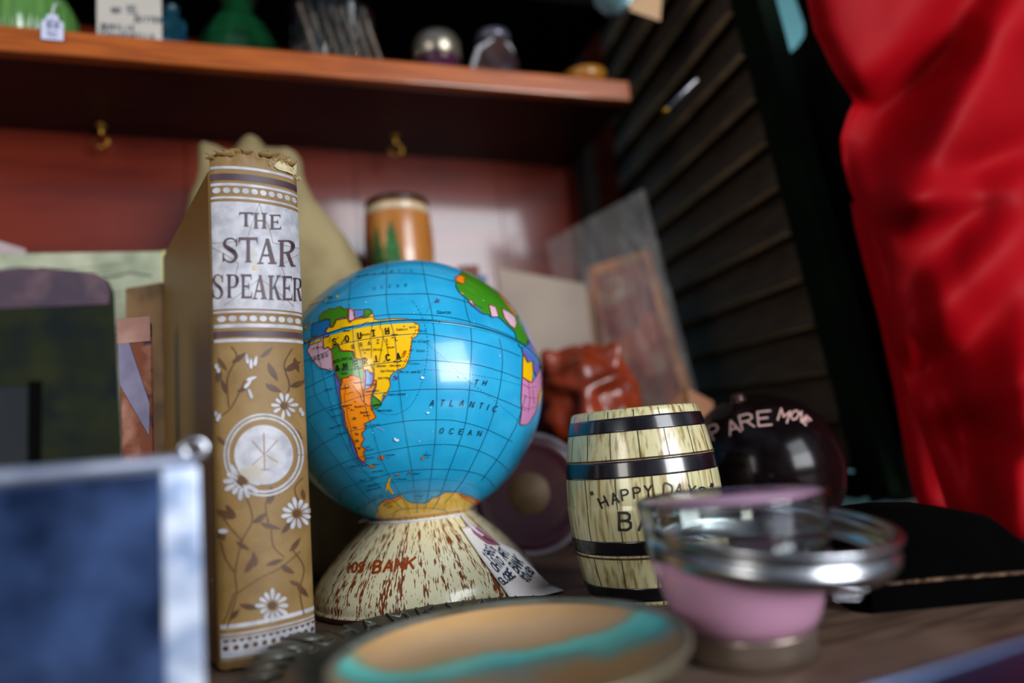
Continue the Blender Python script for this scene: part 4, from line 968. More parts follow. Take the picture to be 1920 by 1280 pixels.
b = MB(); prof = [(.0006, .001), (brad(0)-.003, .001), (brad(0)-.0022, 0), (brad(0)-.0004, .0001)]+[(brad(BHt*k/80), BHt*k/80) for k in range(1, 80)]+[(brad(BHt)-.0002, BHt-.0004), (brad(BHt)-.001, BHt), (brad(BHt)-.0022, BHt-.0004), (brad(BHt)-.003, BHt-.003), (.0006, BHt-.003)]
b.lathe(prof, 128); bar_mb = b
for z0_, z1_ in hoops:
    b = MB(); rows = [(brad(z0_)-.0002, z0_), (brad(z0_)+.0004, z0_+.0002)]+[(brad(z0_+(z1_-z0_)*k/8)+.0004, z0_+(z1_-z0_)*k/8) for k in range(1, 8)]+[(brad(z1_)+.0004, z1_-.0002), (brad(z1_)-.0002, z1_)]
    b.lathe(rows, 128); b.build('hoop', m_hoop, bq)
for z_ in (hoops[1][1]+.0006, hoops[2][0]-.0014):
    b = MB(); b.lathe([(brad(z_)-.0002, z_-.0005), (brad(z_)+.0006, z_-.0003), (brad(z_)+.0008, z_), (brad(z_)+.0006, z_+.0003), (brad(z_)-.0002, z_+.0005)], 128)
    b.build('seam', M('rusty_seam', '#5a3a22', .5, .3, c2='#2c1c14', scale=120), bq)
def bpm(px, py, lay):
    th, z = invert(barS, px, py, thc+(px-1206)/170, .05, 1e-3, 1e-4, thc-1.45, thc+1.45)
    r = brad(z)+.00012+.00005*lay; return Vector((r*math.cos(th), r*math.sin(th), z))
b = Print(lambda th, z, lay: Vector(((brad(z)+.00010+.00005*lay)*math.cos(th), (brad(z)+.00010+.00005*lay)*math.sin(th), z)), .0045)
tiers = [(hoops[0][1], BHt-.001, 17, .0), (hoops[1][1]+.001, hoops[0][0], 17, .02), (hoops[2][1], hoops[1][0], 14, .13), (hoops[3][1], hoops[2][0]-.002, 15, .05), (0.0006, hoops[3][0], 15, .1)]
for z0_, z1_, n_, of in tiers:
    for k in range(n_):
        th = thc+of+2*PI*k/n_; nseg = max(1, int((z1_-z0_)/.004)); w_ = .0005/.04
        P = [(th+.006*math.sin(3*k+i*.8), z0_+(z1_-z0_)*i/nseg) for i in range(nseg+1)]
        for a, c in zip(P, P[1:]): b.tri([(a[0]-w_/2, a[1]), (a[0]+w_/2, a[1]), (c[0]+w_/2, c[1]), (c[0]-w_/2, c[1])], 0, 1)
bar_mb.merge(b.mb, 1)
Bt = Print(bpm, 5)
def cb5(x, y): return (1040+x/3.122, 740+y/3.122)
def L5(ch, x, y, h, wd, a, w_):
    cx, cy = cb5(x, y)
    for st in GL[ch]:
        st2 = Bt.smooth(st, 3) if ch in 'DOSC' else st
        Bt.line([(cx+((gx/4-.5)*wd)*math.cos(a)+(gy/6-.5)*h*math.sin(a), cy+((gx/4-.5)*wd)*math.sin(a)-(gy/6-.5)*h*math.cos(a)) for gx, gy in st2], w_, 0, 3)
for ch, x, y, a in (('H',285,628,-.42),('A',352,605,-.26),('P',412,585,-.18),('P',482,572,-.12),('Y',548,562,-.05),('D',662,552,.05),('A',728,553,.12),('Y',798,560,.2),('S',858,572,.28)):
    L5(ch, x, y, 19.5, 12.5 if ch != 'D' else 15, a, 3.3)
L5('"', 235, 606, 26, 8, -.5, 2.4); L5('"', 905, 560, 26, 8, .4, 2.4)
for ch, x in (('B', 413), ('A', 528), ('N', 640), ('K', 752)): L5(ch, x, 740, 32, 22, 0, 5.2)
bar_mb.merge(Bt.mb, 2); bar_mb.build('barrel_body', [m_stave, M('dark_stave_ink', '#2a2014', .4), m_black], bq)
b = MB(); b.box((-.012, -.0014, BHt-.0032), (.012, .0014, BHt-.0027), 0, Matrix.Rotation(.5, 4, 'Z')); b.build('coin_slot', m_black, bq)

# ------------------------------------------------------------------ pink jar and its ring
JX, JY = .0764, .2663
jar = thing('pink_jar', 'glass jar of pink wax on a steel foot, to the right of the enamel dish', 'jar', (JX, JY, 0))
b = MB(); b.lathe([(.0006, .0004), (.0226, .0004), (.0232, .0010), (.0236, .0050), (.0240, .0092), (.0243, .0100), (.0236, .0103), (.0006, .0103)], 96)
b.build('steel_foot', M('satin_steel_foot', '#b0a294', .3, .75, c2='#9c8c80', scale=30), jar)
OUT = [(.0238, .0104), (.0262, .0140), (.0288, .0210), (.0310, .0290), (.0326, .0370), (.0336, .0440), (.0344, .0510), (.0350, .0552)]
INN = [(.0335, .0552), (.0330, .0500), (.0322, .0440), (.0312, .0370), (.0296, .0290), (.0274, .0210), (.0248, .0145), (.0220, .0120), (.0006, .0118)]
b = MB(); b.lathe([p_ for p_ in OUT if p_[1] > .036]+[(.0353, .0561), (.0352, .0572), (.0345, .0576), (.0339, .0562)]+[p_ for p_ in INN if p_[1] > .036]+[(.0324, .0368)], 128); b.build('glass_bowl', m_glass, jar)
b = MB(); b.lathe([(.0006, .0104)]+[p_ for p_ in OUT if p_[1] < .036]+[(.0324, .0362), (.0318, .0366), (.0006, .0364)], 128)
b.build('pink_wax', M('pink_wax', '#c090ac', .22, c2='#b685a0', scale=12, coat=.6), jar)
# thin inner lid, pink, with smudged writing
b = MB(); b.lathe([(.0006, .0558), (.0326, .0556), (.0330, .0564), (.0326, .0572), (.0006, .0577)], 96); 
b.build('pink_lid_insert', M('pink_lid_enamel', '#b995b0', .22, c2='#ae88a4', scale=20, coat=.6), jar)
Jp = Print(lambda u, v, lay: Vector((u, v, .0580+.00005*lay)), .05)
for t, x, y, h in (('PINK', -.012, .006, .0062), ('ROSE', .004, .008, .0062), ('SALT', .000, .017, .005)): Jp.text(t, x, y, h, 0, 1, w=.0011, ydown=False)
Jp.mb.build('lid_writing', M('smudged_blue_ink', '#3c3f6e', .5), jar)
RC = Vector((.0892, .2672, .0457)); tx_, ty_ = -.087, .1177; nrm = Vector((-tx_, -ty_, 1)).normalized()
rx = Vector((1, 0, tx_)).normalized(); ry = nrm.cross(rx)
RMX = frame(RC-Vector((JX, JY, 0)), rx, ry, nrm)
ro = .0456
b = MB(); pr = [(ro-.0018, .0002), (ro-.0004, .0004), (ro+.0002, -.0006), (ro-.0002, -.0020), (ro-.0022, -.0032), (ro-.0028, -.0044), (ro-.0016, -.0058), (ro-.0006, -.0074), (ro-.0010, -.0096), (ro-.0022, -.0112), (ro-.0030, -.0122)]
pr2 = [(r-.0010, z) for r, z in pr[::-1]]
rows = [[(r*math.cos(2*PI*j/128), r*math.sin(2*PI*j/128), z) for j in range(128)] for r, z in pr+pr2+[pr[0]]]
b.grid(rows, cu=True); rg = b.build('lid_ring', m_zinc, jar); rg.matrix_local = RMX; rg['label'] = 'loose ribbed metal lid ring hanging tilted round the jar'
b = MB(); c0 = (Matrix.Translation((JX, JY, 0)) @ RMX).inverted() @ at(1592, 1116, .235)
for k in range(4): b.tube([c0+Vector((.0022*k-.004+.0015*math.cos(a), .0, .0012*math.sin(a))) for a in [i/10*2*PI for i in range(10)]], .0005, 6, closed=True)
b.tube([c0+Vector((-.006, 0, .0015)), c0+Vector((.006, 0, .0018)), c0+Vector((.008, .003, .004))], .0007, 6)
b.build('wire_clasp', m_steel, rg)

# ------------------------------------------------------------------ bowling ball bank
SB = at(1430, 880, .4575); SR = .0512; SB.z = SR
ba = thing('ball_bank', 'glossy black ball bank with SPARE MONEY scratched round it in pale letters', 'money bank', (SB.x, SB.y, 0)); SO = Vector((SB.x, SB.y, 0))
b = MB(); b.lathe([(.0004, 0.0)]+[(SR*math.sin(PI*i/80), SR-SR*math.cos(PI*i/80)) for i in range(2, 80)]+[(.0004, 2*SR)], 128)
ball_mb = b; m_ball = M('glossy_black_glaze', '#0c0708', .16, c2='#16090a', scale=10, coat=.0, spec=.22)
def sbm(px, py, lay):
    d = ray(px, py).normalized(); oc = EYE-SB; B = oc.dot(d); c = oc.dot(oc)-SR*SR; D = max(0, B*B-c); p = EYE+d*(-B-math.sqrt(D)); return SB+(p-SB).normalized()*(SR+.00012+.00005*lay)-SO
Bl = Print(sbm, 6)
def l6(ch, x0, y0, x1, y1, h, a, w_=3.4):
    cx, cy = 1280+(x0+x1)/2/4.924, 700+(y0+y1)/2/4.924; wd = (x1-x0)/4.924*.8
    for st in GL[ch]: Bl.line([(cx+((gx/4-.5)*wd)*math.cos(a)+(gy/6-.5)*h*math.sin(a), cy+((gx/4-.5)*wd)*math.sin(a)-(gy/6-.5)*h*math.cos(a)) for gx, gy in st], w_, 0, 1)
for ch, x0, y0, x1, y1, h, a in (('S',130,560,230,680,25,-.7),('P',240,470,350,605,26,-.5),('A',400,430,530,560,25,-.35),('R',520,370,660,515,26,-.25),('E',680,340,830,490,26,-.1),('M',880,335,990,445,22,.3),('O',1000,340,1070,430,17,.6),('N',1060,350,1130,450,15,.7),('E',1120,400,1170,480,13,.8)): l6(ch, x0, y0, x1, y1, h, a)
ball_mb.merge(Bl.mb, 1); ball_mb.build('ball', [m_ball, M('pale_scratches', '#b9938c', .6)], ba)
Bh = Print(sbm, 5); Bh.fill([(1353+24*math.cos(t)*math.cos(-.5)-13*math.sin(t)*math.sin(-.5), 771+24*math.cos(t)*math.sin(-.5)+13*math.sin(t)*math.cos(-.5)) for t in [k/20*2*PI for k in range(20)]], 0, 1)
Bh.mb.build('finger_hole', m_black, ba)
b = MB(); kp = Vector((SB.x, SB.y, SB.z)); kd = (at(1380, 737, .45)-kp).normalized(); kb = kp+kd*SR-SO; R = Matrix.Translation(kb) @ kd.to_track_quat('Z', 'Y').to_matrix().to_4x4()
b.lathe([(.0006, .0045), (.003, .0042), (.0044, .0024), (.0036, .0008), (.0052, 0), (.006, -.001)], 24); b.v = [R @ v for v in b.v]
b.build('stopper', M('dark_plug', '#3a2622', .25, .4), ba)

# ------------------------------------------------------------------ foreground metal: picture box on the left, blue tin lid on the right
m_mir = bpy.data.materials.new('painted_reflection_tin'); m_mir.use_nodes = True
n = m_mir.node_tree.nodes; l = m_mir.node_tree.links; bs = n['Principled BSDF']; bs.inputs['Metallic'].default_value = .8; bs.inputs['Roughness'].default_value = .16
tc = n.new('ShaderNodeTexCoord'); nzz = n.new('ShaderNodeTexNoise'); nzz.inputs['Scale'].default_value = 30; nzz.inputs['Detail'].default_value = 4; l.new(tc.outputs['Object'], nzz.inputs['Vector'])
rp = n.new('ShaderNodeValToRGB'); l.new(nzz.outputs['Fac'], rp.inputs['Fac']); rp.color_ramp.elements[0].position = .35; rp.color_ramp.elements[0].color = (*srgb('#0f1e40'), 1); rp.color_ramp.elements[1].position = .68; rp.color_ramp.elements[1].color = (*srgb('#6888c8'), 1)  # blue mottling painted in for blurred reflections
l.new(rp.outputs['Color'], bs.inputs['Base Color'])
bu = n.new('ShaderNodeBump'); bu.inputs['Strength'].default_value = .35; bu.inputs['Distance'].default_value = .004; n2 = n.new('ShaderNodeTexNoise'); n2.inputs['Scale'].default_value = 22; l.new(tc.outputs['Object'], n2.inputs['Vector'])
l.new(n2.outputs['Fac'], bu.inputs['Height']); l.new(bu.outputs['Normal'], bs.inputs['Normal'])
TR = at(370, 848, .205); LZ = TR.z
lt = thing('metal_casket', 'silver-edged dark blue metal casket cropped at the lower left', 'casket', (TR.x, TR.y, 0), (0, 0, math.atan2(-TR.x, TR.y)+.03))
b = MB(); b.box((-.20, 0, 0), (0, .05, LZ-.0022)); b.build('casket_body', M('dull_tin', '#5c6676', .35, .9, c2='#454e5e', scale=20), lt, bevel=.001)
b = MB(); b.box((-.20, -.0010, .004), (-.0096, 0, LZ-.005)); b.build('front_panel', m_mir, lt, bevel=.0004)
b = MB(); b.box((-.0098, -.0020, 0), (.0004, .0002, LZ-.004)); 
b.build('corner_strip', M('bright_silver_strip', '#dfe8fa', .3, .55, c2='#8fa4c8', scale=60, bump=.7, bscale=55), lt, bevel=.0007, seg=3)
b = MB(); b.tube([(-.2, -.0004, LZ-.0022), (-.001, -.0004, LZ-.0022)], .0020, 16); b.build('top_rail', M('rail_silver', '#c8d0e6', .3, .6, c2='#98a2ba', scale=40, bump=.2), lt)
b = MB(); c0 = Vector((-.0006, .004, LZ+.0012)); b.tube([c0+Vector((.0030*math.cos(a), 0, .0026*math.sin(a))) for a in [k/24*2*PI for k in range(24)]], .0012, 10, closed=True); b.build('hinge_loop', m_steel, lt)
pa, pb_ = on(1600, 1292, .0200), on(1985, 1172, .0200); u_ = (pb_-pa).normalized(); v_ = Vector((u_.y, -u_.x, 0))
rt = thing('blue_tin', 'blue metal tin lid edge in the bottom right corner', 'tin'); rt.matrix_world = frame(Vector((pa.x, pa.y, 0)), u_, -v_ if False else Vector((0, 0, 1)).cross(u_), (0, 0, 1))
w_ = (pb_-pa).length
b = MB(); b.box((-.02, -.11, .0002), (w_+.03, 0, .019)); b.build('tin_body', M('violet_blue_lacquered_tin', '#3c4468', .28, .6, c2='#2c3052', scale=14, bump=.2), rt, bevel=.0015)
b = MB(); b.tube([(-.02, -.001, .0190), (w_+.03, -.001, .0190)], .0014, 12); b.build('rolled_rim', M('blue_steel_rim', '#86a0cc', .25, 1.0), rt)

# ------------------------------------------------------------------ black leather case
cs = [(1556, 1156), (1558, 975), (1585, 952), (1650, 944), (1722, 943), (1790, 955), (1845, 1000), (1905, 1056), (1960, 1105), (2040, 1150), (2040, 1215), (1800, 1200)]
pts = [at(x, y, .315) for x, y in cs]; poly = [(p.x, max(p.z, 0.0)) for p in pts]
poly = [(x, z if z > .006 else 0.0) for x, z in poly]
cx0 = poly[0][0]
cse = thing('leather_case', 'black leather case with piped seam lying under the red cloth', 'case', (cx0, .300, 0))
b = MB(); P = [(x-cx0, z) for x, z in poly]; k = len(P)
rows = []
for yv, s_ in ((0, .93), (.004, .985), (.010, 1), (.034, 1), (.040, .97)): rows.append([Vector((.07+(x-.07)*s_, yv, z*s_)) for x, z in P])
b.grid(rows, cu=True); b.face(rows[0]); b.face(rows[-1][::-1])
b.build('case_body', M('black_leather', '#020202', .95, c2='#030303', scale=60, bump=.15, bscale=300, spec=.03), cse)
co_ = Vector((cx0, .300, 0))
a_, b2_ = Vector((on(1640, 1112, .006).x, 0, 0)), None
b = MB(); pz = [Vector((x, -.0012, z))for x, z in [(.012+.0015*k, .0115-.00001*k*k*.05) for k in range(60)]]
for i, p in enumerate(pz[:-1]): b.tube([p, p.lerp(pz[i+1], .75)+Vector((0, 0, .0004))], [.0007, .0010], 6)
b.build('twisted_piping', M('tan_piping_cord', '#8c6c52', .5, c2='#3a2a20', scale=300), cse)
gp = at(1903, 1065, .302)-co_
b = MB(); b.lathe([(.0004, .0016), (.0012, .0014), (.0019, 0), (.0012, -.0012), (.0004, -.0014)], 20, 0, tuple(gp)); b.build('brass_stud', m_brass, cse)
# ------------------------------------------------------------------ slabs: books, cards, boards with real thickness
def slabpts(corners, thick):
    P = [at(*c) for c in corners]; nn = (P[1]-P[0]).cross(P[3]-P[0]).normalized()
    if nn.dot(EYE-P[0]) > 0: nn = -nn
    return P, nn
def floorpt(x, y, d):                                # the point straight below a picture point, on the counter
    p = at(x, y, d); return Vector((p.x, p.y, .0003))
def slab(name, label, cat, tl, tr_, d, thick, mat, drop=True, bevel=.001, group=None, lean=0.0, parent=None, dr=None):
    dr = dr or d
    A, B_ = at(tl[0], tl[1], d), at(tr_[0], tr_[1], dr)
    u = (B_-A); uh = Vector((u.x, u.y, 0)); nn = Vector((-uh.y, uh.x, 0)).normalized()
    base = Vector((A.x, A.y, 0))
    H0, H1 = A.z, B_.z; w_ = uh.length; u1 = uh.normalized()
    mtx = frame(base, u1, nn, (0, 0, 1))
    b = MB(); lo = 0.0004
    P = [Vector((0, -lean, lo)), Vector((w_, -lean, lo)), Vector((w_, 0, H1)), Vector((0, 0, H0))]; Q = [p+Vector((0, thick, 0)) for p in P]
    for f in ((P[0], P[1], P[2], P[3]), (Q[1], Q[0], Q[3], Q[2]), (P[3], P[2], Q[2], Q[3]), (P[1], P[0], Q[0], Q[1]), (P[2], P[1], Q[1], Q[2]), (P[0], P[3], Q[3], Q[0])): b.face(f)
    return b, mtx, w_, H0, H1

def simple_slab(name, label, cat, *a, **k):
    mat = a[4]; b, mtx, w_, H0, H1 = slab(name, label, cat, *a, **k)
    o = b.build(name, mat, weld=True, bevel=k.get('bevel', .001)); o.matrix_world = mtx; tag(o, label, cat, k.get('group')); return o

# left: green book, printed card, brown board, rust-red card, torn paper
m_gbook = M('mottled_dark_green_cloth', '#191d13', .9, c2='#242814', scale=34, bump=.3, spec=.15, c3='#121818', s3=60, lo3=.45, hi3=.65)
gb, mtx, w_, H0, H1 = slab('', '', '', (-160, 522), (214, 512), .238, .03, m_gbook, dr=.277)
g = thing('green_book', 'old dark green book with worn mauve edges standing at the far left', 'book'); g.matrix_world = mtx
b = MB(); pl = [(0, .0004), (w_+.004, .0004), (w_+.002, H1*.6), (w_, H1-.008), (w_-.002, H1-.003), (w_-.007, H1-.0002), (w_*.6, H1+.0005), (w_*.3, (H0+H1)/2), (0, H0)]
b.prism([(x, z) for x, z in pl], 0, .0028, 0, Matrix(((1, 0, 0, 0), (0, 0, 1, 0), (0, 1, 0, 0), (0, 0, 0, 1)))); b.build('front_cover', m_gbook, g, bevel=.0008)
b = MB(); b.prism([(x, z+(.000 if z > .01 else 0)) for x, z in pl], .024, .027, 0, Matrix(((1, 0, 0, 0), (0, 0, 1, 0), (0, 1, 0, 0), (0, 0, 0, 1)))); b.build('back_cover', m_gbook, g, bevel=.0008)
b = MB(); b.box((0, .003, .004), (w_-.004, .0238, min(H0, H1)-.004)); b.build('page_block', bpy.data.materials['yellowed_pages'], g)
b = MB(); b.prism([(0, H0-.012), (w_-.002, H1-.013), (w_-.0015, H1-.008), (w_-.003, H1-.003), (w_-.007, H1-.0006), (w_*.5, H1-.0002), (0, H0-.0004)], -.0005, .0, 0, Matrix(((1, 0, 0, 0), (0, 0, 1, 0), (0, 1, 0, 0), (0, 0, 0, 1))))
b.build('worn_edge', M('worn_mauve_leather', '#4e3c46', .85, c2='#3a3440', scale=40, bump=.2, c3='#5c484e', s3=50, spec=.2), g)
q0 = mtx.inverted() @ at(46, 738, .27); 
b = MB(); b.box((q0.x-.05, -.0012, .02), (q0.x, 0, q0.z)); b.build('pasted_label', M('slate_label', '#1e2228', .7, c2='#15181c', scale=20, spec=.2), g, bevel=.0006)
b = MB(); b.box((q0.x, -.0014, .02), (q0.x+.004, 0, q0.z+.002)); b.build('label_border', M('matte_black_border', '#060606', .95, spec=.03), g)

m_print = M('sage_cream_printed_card', '#aab096', .7, c2='#7f8a74', scale=30, c3='#c2c4a8', s3=16, lo3=.45, hi3=.6)
pc, mtx, w_, H0, H1 = slab('', '', '', (-60, 476), (306, 471), .505, .004, m_print)
t_ = thing('printed_card', 'sage and cream printed card standing behind the green book', 'card'); t_.matrix_world = mtx
pc.build('card_face', m_print, t_, weld=True, bevel=.0005)
b = MB(); b.box((w_-.0008, -.0006, H1-.024), (w_+.0026, .0042, H1)); b.build('yellow_edge', M('pale_yellow_edge', '#c9c47a', .6), t_)
P_ = Print(lambda u, v, lay: Vector((u, -.0002-.0001*lay, v)), .05)
for P in (((.10, H1-.016), (.12, H1-.014), (.135, H1-.018)), ((w_-.045, H1-.052), (w_-.035, H1-.055), (w_-.025, H1-.048), (w_-.018, H1-.04)), ((w_-.05, H1-.056), (w_-.03, H1-.062))): P_.line(P, .0014, 0, 1)
for k in range(7): P_.line([(.02+.002*k, H1-.008-.005*k), (w_-.03, H1-.007-.005*k)], .0004, 0, 1)
P_.fill([(w_-.104, H1-.026), (w_-.083, H1-.026), (w_-.083, H1-.018), (w_-.104, H1-.018)], 0, 1)
P_.mb.build('printing', M('faded_grey_ink', '#5c6454', .7), t_)
simple_slab('brown_board', 'tan brown board standing directly left of the tall old book', 'board', (234, 540), (306, 528), .455, .004, M('tan_brown_board', '#7d5c36', .6, c2='#5f4426', scale=20, stretch=(4, 4, 1), c3='#9a7448', s3=18))
rc, mtx, w_, H0, H1 = slab('', '', '', (222, 598), (282, 603), .375, .003, None)
t_ = thing('rust_card', 'small worn rust-red card with a lilac corner beside the green book', 'card'); t_.matrix_world = mtx
rc.build('card_face', M('worn_rust_card', '#7a4028', .7, c2='#b4806a', scale=40, lo=.45, hi=.6, c3='#3c2030', s3=50, lo3=.55, hi3=.6), t_, weld=True, bevel=.0015)
b = MB(); b.prism([(0, H0-.012), (.004, H0-.008), (w_-.001, H1-.045), (w_-.0015, H1-.062), (0, H0-.035)], -.0006, 0, 0, Matrix(((1, 0, 0, 0), (0, 0, 1, 0), (0, 1, 0, 0), (0, 0, 0, 1)))); b.build('lilac_strip', M('lilac_paper', '#8f8ba8', .6, c2='#706a86', scale=30), t_)
b = MB(); b.box((-.001, -.0007, H0-.014), (w_, 0, H0)); b.build('pink_top', M('faded_pink_paper', '#b88e80', .7, c2='#a07468', scale=50), t_, bevel=.0006)
simple_slab('torn_paper', 'crumpled pinkish white paper corner at the far left edge', 'paper', (-90, 425), (46, 466), .525, .003, M('pinkish_white_paper', '#b7a6a6', .7, c2='#a09296', scale=20))

# cream cloth bag behind the book
outl = [(330,700),(338,470),(356,330),(360,256),(378,250),(404,262),(424,262),(440,240),(466,238),(480,262),(500,264),(530,262),(545,276),(552,310),(572,352),(600,386),(632,424),(660,468),(676,505),(700,560),(720,700)]
def smoothp(P, k=4):
    out = []
    for i in range(len(P)-1):
        p0, p1, p2, p3 = P[max(i-1, 0)], P[i], P[i+1], P[min(i+2, len(P)-1)]
        for j in range(k):
            t = j/k; out.append(tuple(.5*((2*p1[a])+(-p0[a]+p2[a])*t+(2*p0[a]-5*p1[a]+4*p2[a]-p3[a])*t*t+(-p0[a]+3*p1[a]-3*p2[a]+p3[a])*t*t*t) for a in (0, 1)))
    out.append(P[-1]); return out
oo = smoothp(outl, 4); cS = at(520, 560, .535); base = Vector((cS.x, cS.y, 0))
ps = [at(x, y, .535) for x, y in oo]; ps = [Vector((p.x, 0, p.z)) for p in ps]
zmin = 0.0004
def below(p): return Vector((cS.x+(p.x-cS.x)*.9, 0, zmin))
ps = [below(ps[0])]+ps+[below(ps[-1])]
rows = []
for f, yo in ((1.0, 0), (.985, -.008), (.9, -.016), (.7, -.020), (.35, -.022), (.02, -.023)):
    r = []
    for p in ps:
        c = Vector((cS.x, 0, .17)); q = c+(p-c)*f; w_ = .006*noise.noise(Vector((q.x*30, q.z*22, 2)))+.004*noise.noise(Vector((q.x*80, q.z*30, 6)))
        q.z = max(q.z, zmin); r.append(Vector((q.x-cS.x, yo+w_*(1 if f < 1 else 0), q.z)))
    rows.append(r)
b = MB(); b.grid(rows, cu=True); back = [Vector((p.x, .008, p.z)) for p in rows[0]]; b.grid([back, rows[0]], cu=True); b.face(back)
o = b.build('cloth_bag', M('cream_canvas', '#96865f', .85, c2='#766644', scale=16, bump=.4, bscale=60), loc=(cS.x, cS.y, 0)); tag(o, 'crumpled cream canvas bag slumped behind the tall old book', 'bag')

# navy box and the painted pine barrel on it
A_ = at(572, 534, .565); Bp_ = at(912, 545, .588); u_ = Vector((Bp_.x-A_.x, Bp_.y-A_.y, 0)); nv = thing('navy_box', 'tall navy blue box standing behind the globe', 'box')
nv.matrix_world = frame(Vector((A_.x, A_.y, 0)), u_, Vector((-u_.y, u_.x, 0))); NBH = A_.z; w_ = u_.length
m_navy = M('navy_paper', '#16264a', .45, c2='#101a36', scale=20)
b = MB(); b.box((0, 0, .0002), (w_, .044, NBH-.030)); b.build('box_body', m_navy, nv, bevel=.0015)
b = MB(); b.box((-.001, -.001, NBH-.032), (w_+.001, .045, NBH)); b.build('box_lid', M('blue_lid_paper', '#1c4f86', .4, c2='#184070', scale=20), nv, bevel=.0015)
pc_ = at(751, 490, .600); pz = NBH; pr_ = .0290
pb = thing('painted_barrel', 'small pine barrel painted with green fir trees, on the navy box behind the globe', 'barrel', (pc_.x, pc_.y, pz))
ptop = at(751, 382, .600).z-pz
def prad(z): return .0275+.0026*math.sin(PI*min(1, max(0, z/ptop)))
m_pine = M('varnished_pine', '#b87838', .28, c2='#a0622a', scale=16, stretch=(5, 5, .8), coat=.5)
b = MB(); b.lathe([(.0005, 0), (prad(0), 0)]+[(prad(ptop*k/30), ptop*k/30) for k in range(1, 31)]+[(prad(ptop)-.003, ptop+.0004), (prad(ptop)-.003, ptop-.003), (.0005, ptop-.003)], 72); b.build('barrel_body', m_pine, pb)
b = MB(); b.lathe([(prad(ptop)-.0040, ptop+.0006), (prad(ptop)-.0005, ptop+.0034), (prad(ptop)+.0006, ptop+.002), (prad(ptop)+.0005, ptop-.0026), (prad(ptop)-.001, ptop-.0036)], 64); b.build('dark_rim', M('dark_walnut_rim', '#2a1a10', .4), pb)
b = MB(); b.lathe([(prad(ptop-.005)+.0004, ptop-.0048), (prad(ptop-.01)+.0006, ptop-.0105), (prad(ptop-.01)-.0002, ptop-.011)], 64); b.build('pale_hoop', M('pale_hoop', '#c2b294', .3, coat=.5), pb)
tb = math.atan2(-pc_.y, -pc_.x)
Pp = Print(lambda u, v, lay: Vector(((prad(v)+.0002+.0001*lay)*math.cos(tb+u/.029), (prad(v)+.0002+.0001*lay)*math.sin(tb+u/.029), v)), .004)
for cxx, hh, ww in ((-.0060, .0500, .0120), (-.0185, .0480, .0085), (-.029, .042, .007)):
    Pp.fill([(cxx-ww*.9, .006), (cxx+ww*.9, .006), (cxx+ww*.45, hh*.45), (cxx+ww*.62, hh*.45), (cxx+ww*.28, hh*.7), (cxx+ww*.4, hh*.7), (cxx, hh), (cxx-ww*.4, hh*.7), (cxx-ww*.28, hh*.7), (cxx-ww*.62, hh*.45), (cxx-ww*.45, hh*.45)], 0, 1)
Pp.mb.build('painted_trees', M('fir_green_paint', '#2c6a30', .5, c2='#22562a', scale=90), pb)
p = at(664, 470, .640)
b = MB(); b.lathe([(.0005, 0), (.010, 0), (.0115, .004), (.011, .034), (.0095, .0375), (.0005, .038)], 40); o = b.build('wooden_cup', M('dark_red_wood', '#3a1610', .4, c2='#281010', scale=14), loc=(p.x, p.y, NBH)); tag(o, 'small dark wooden cup left of the painted pine barrel', 'cup')
p = at(886, 505, .64)
b = MB(); b.box((-.0095, -.008, 0), (.0095, .008, max(.014, at(886, 500, .60).z-NBH))); 
pxx = (nv.matrix_world.inverted() @ Vector((p.x, p.y, 0))).x
o = b.build('wood_block', M('reddish_brown_block', '#6e3418', .5, c2='#5a2a14', scale=20), loc=tuple(nv.matrix_world @ Vector((w_-.012, .024, NBH))), rot=(0, 0, math.atan2(u_.y, u_.x)), bevel=.001); tag(o, 'small reddish-brown wood block on the navy box, right of the painted barrel', 'block')

# ------------------------------------------------------------------ right background
cb_, mtx, w_, H0, H1 = slab('', '', '', (930, 501), (1098, 532), .640, .010, None, dr=.645)
t_ = thing('cream_booklet', 'plain cream-grey booklet standing behind the globe', 'booklet'); t_.matrix_world = mtx
cb_.build('cover', M('greyish_cream_paper', '#a08f80', .75, c2='#8d7c70', scale=8), t_, weld=True, bevel=.0008)
b = MB(); b.box((w_, .0005, .0004), (w_+.0045, .0105, H1-.004)); b.build('brown_binding', M('brown_binding', '#6a4420', .5), t_)
# plate on edge
pcn = at(992, 925, .515); pr_ = .0455
fx = Vector((EYE.x-pcn.x, EYE.y-pcn.y, 0)).normalized(); fx = (fx+Vector((.05, 0, .10))).normalized(); rx_ = Vector((0, 0, 1)).cross(fx).normalized(); ry_ = fx.cross(rx_)
pcn.z = pr_*abs(ry_.z)+.0008
pl_ = thing('burgundy_plate', 'round burgundy plate standing on edge with a gold medallion in its centre', 'plate'); pl_.matrix_world = frame(pcn, rx_, ry_, fx)
pf_ = pr_/.0490; b = MB(); b.lathe([(.0006, .0020), (.030, .0018), (.036, .0030), (.0445*pf_, .0044), (.0450*pf_, .0036), (.030, -.001), (.0006, -.001)], 96); b.build('plate_body', M('burgundy_glaze', '#341016', .3, c2='#2a0c18', scale=14, coat=.3), pl_)
b = MB(); b.lathe([(r*pf_, z) for r, z in ((.0442, .0040), (.0455, .0056), (.0485, .0056), (.0494, .0044), (.0484, .0030), (.0446, .0030))], 96); b.build('silver_rim', M('greyed_silver_rim', '#6c6468', .5, .4, c2='#504850', scale=30), pl_)
b = MB(); b.lathe([(.0004, .0030), (.0148, .0028), (.0158, .0019)], 48); b.build('gold_medallion', M('dull_gold', '#4e3a1e', .6, .2, c2='#463018', scale=60), pl_)
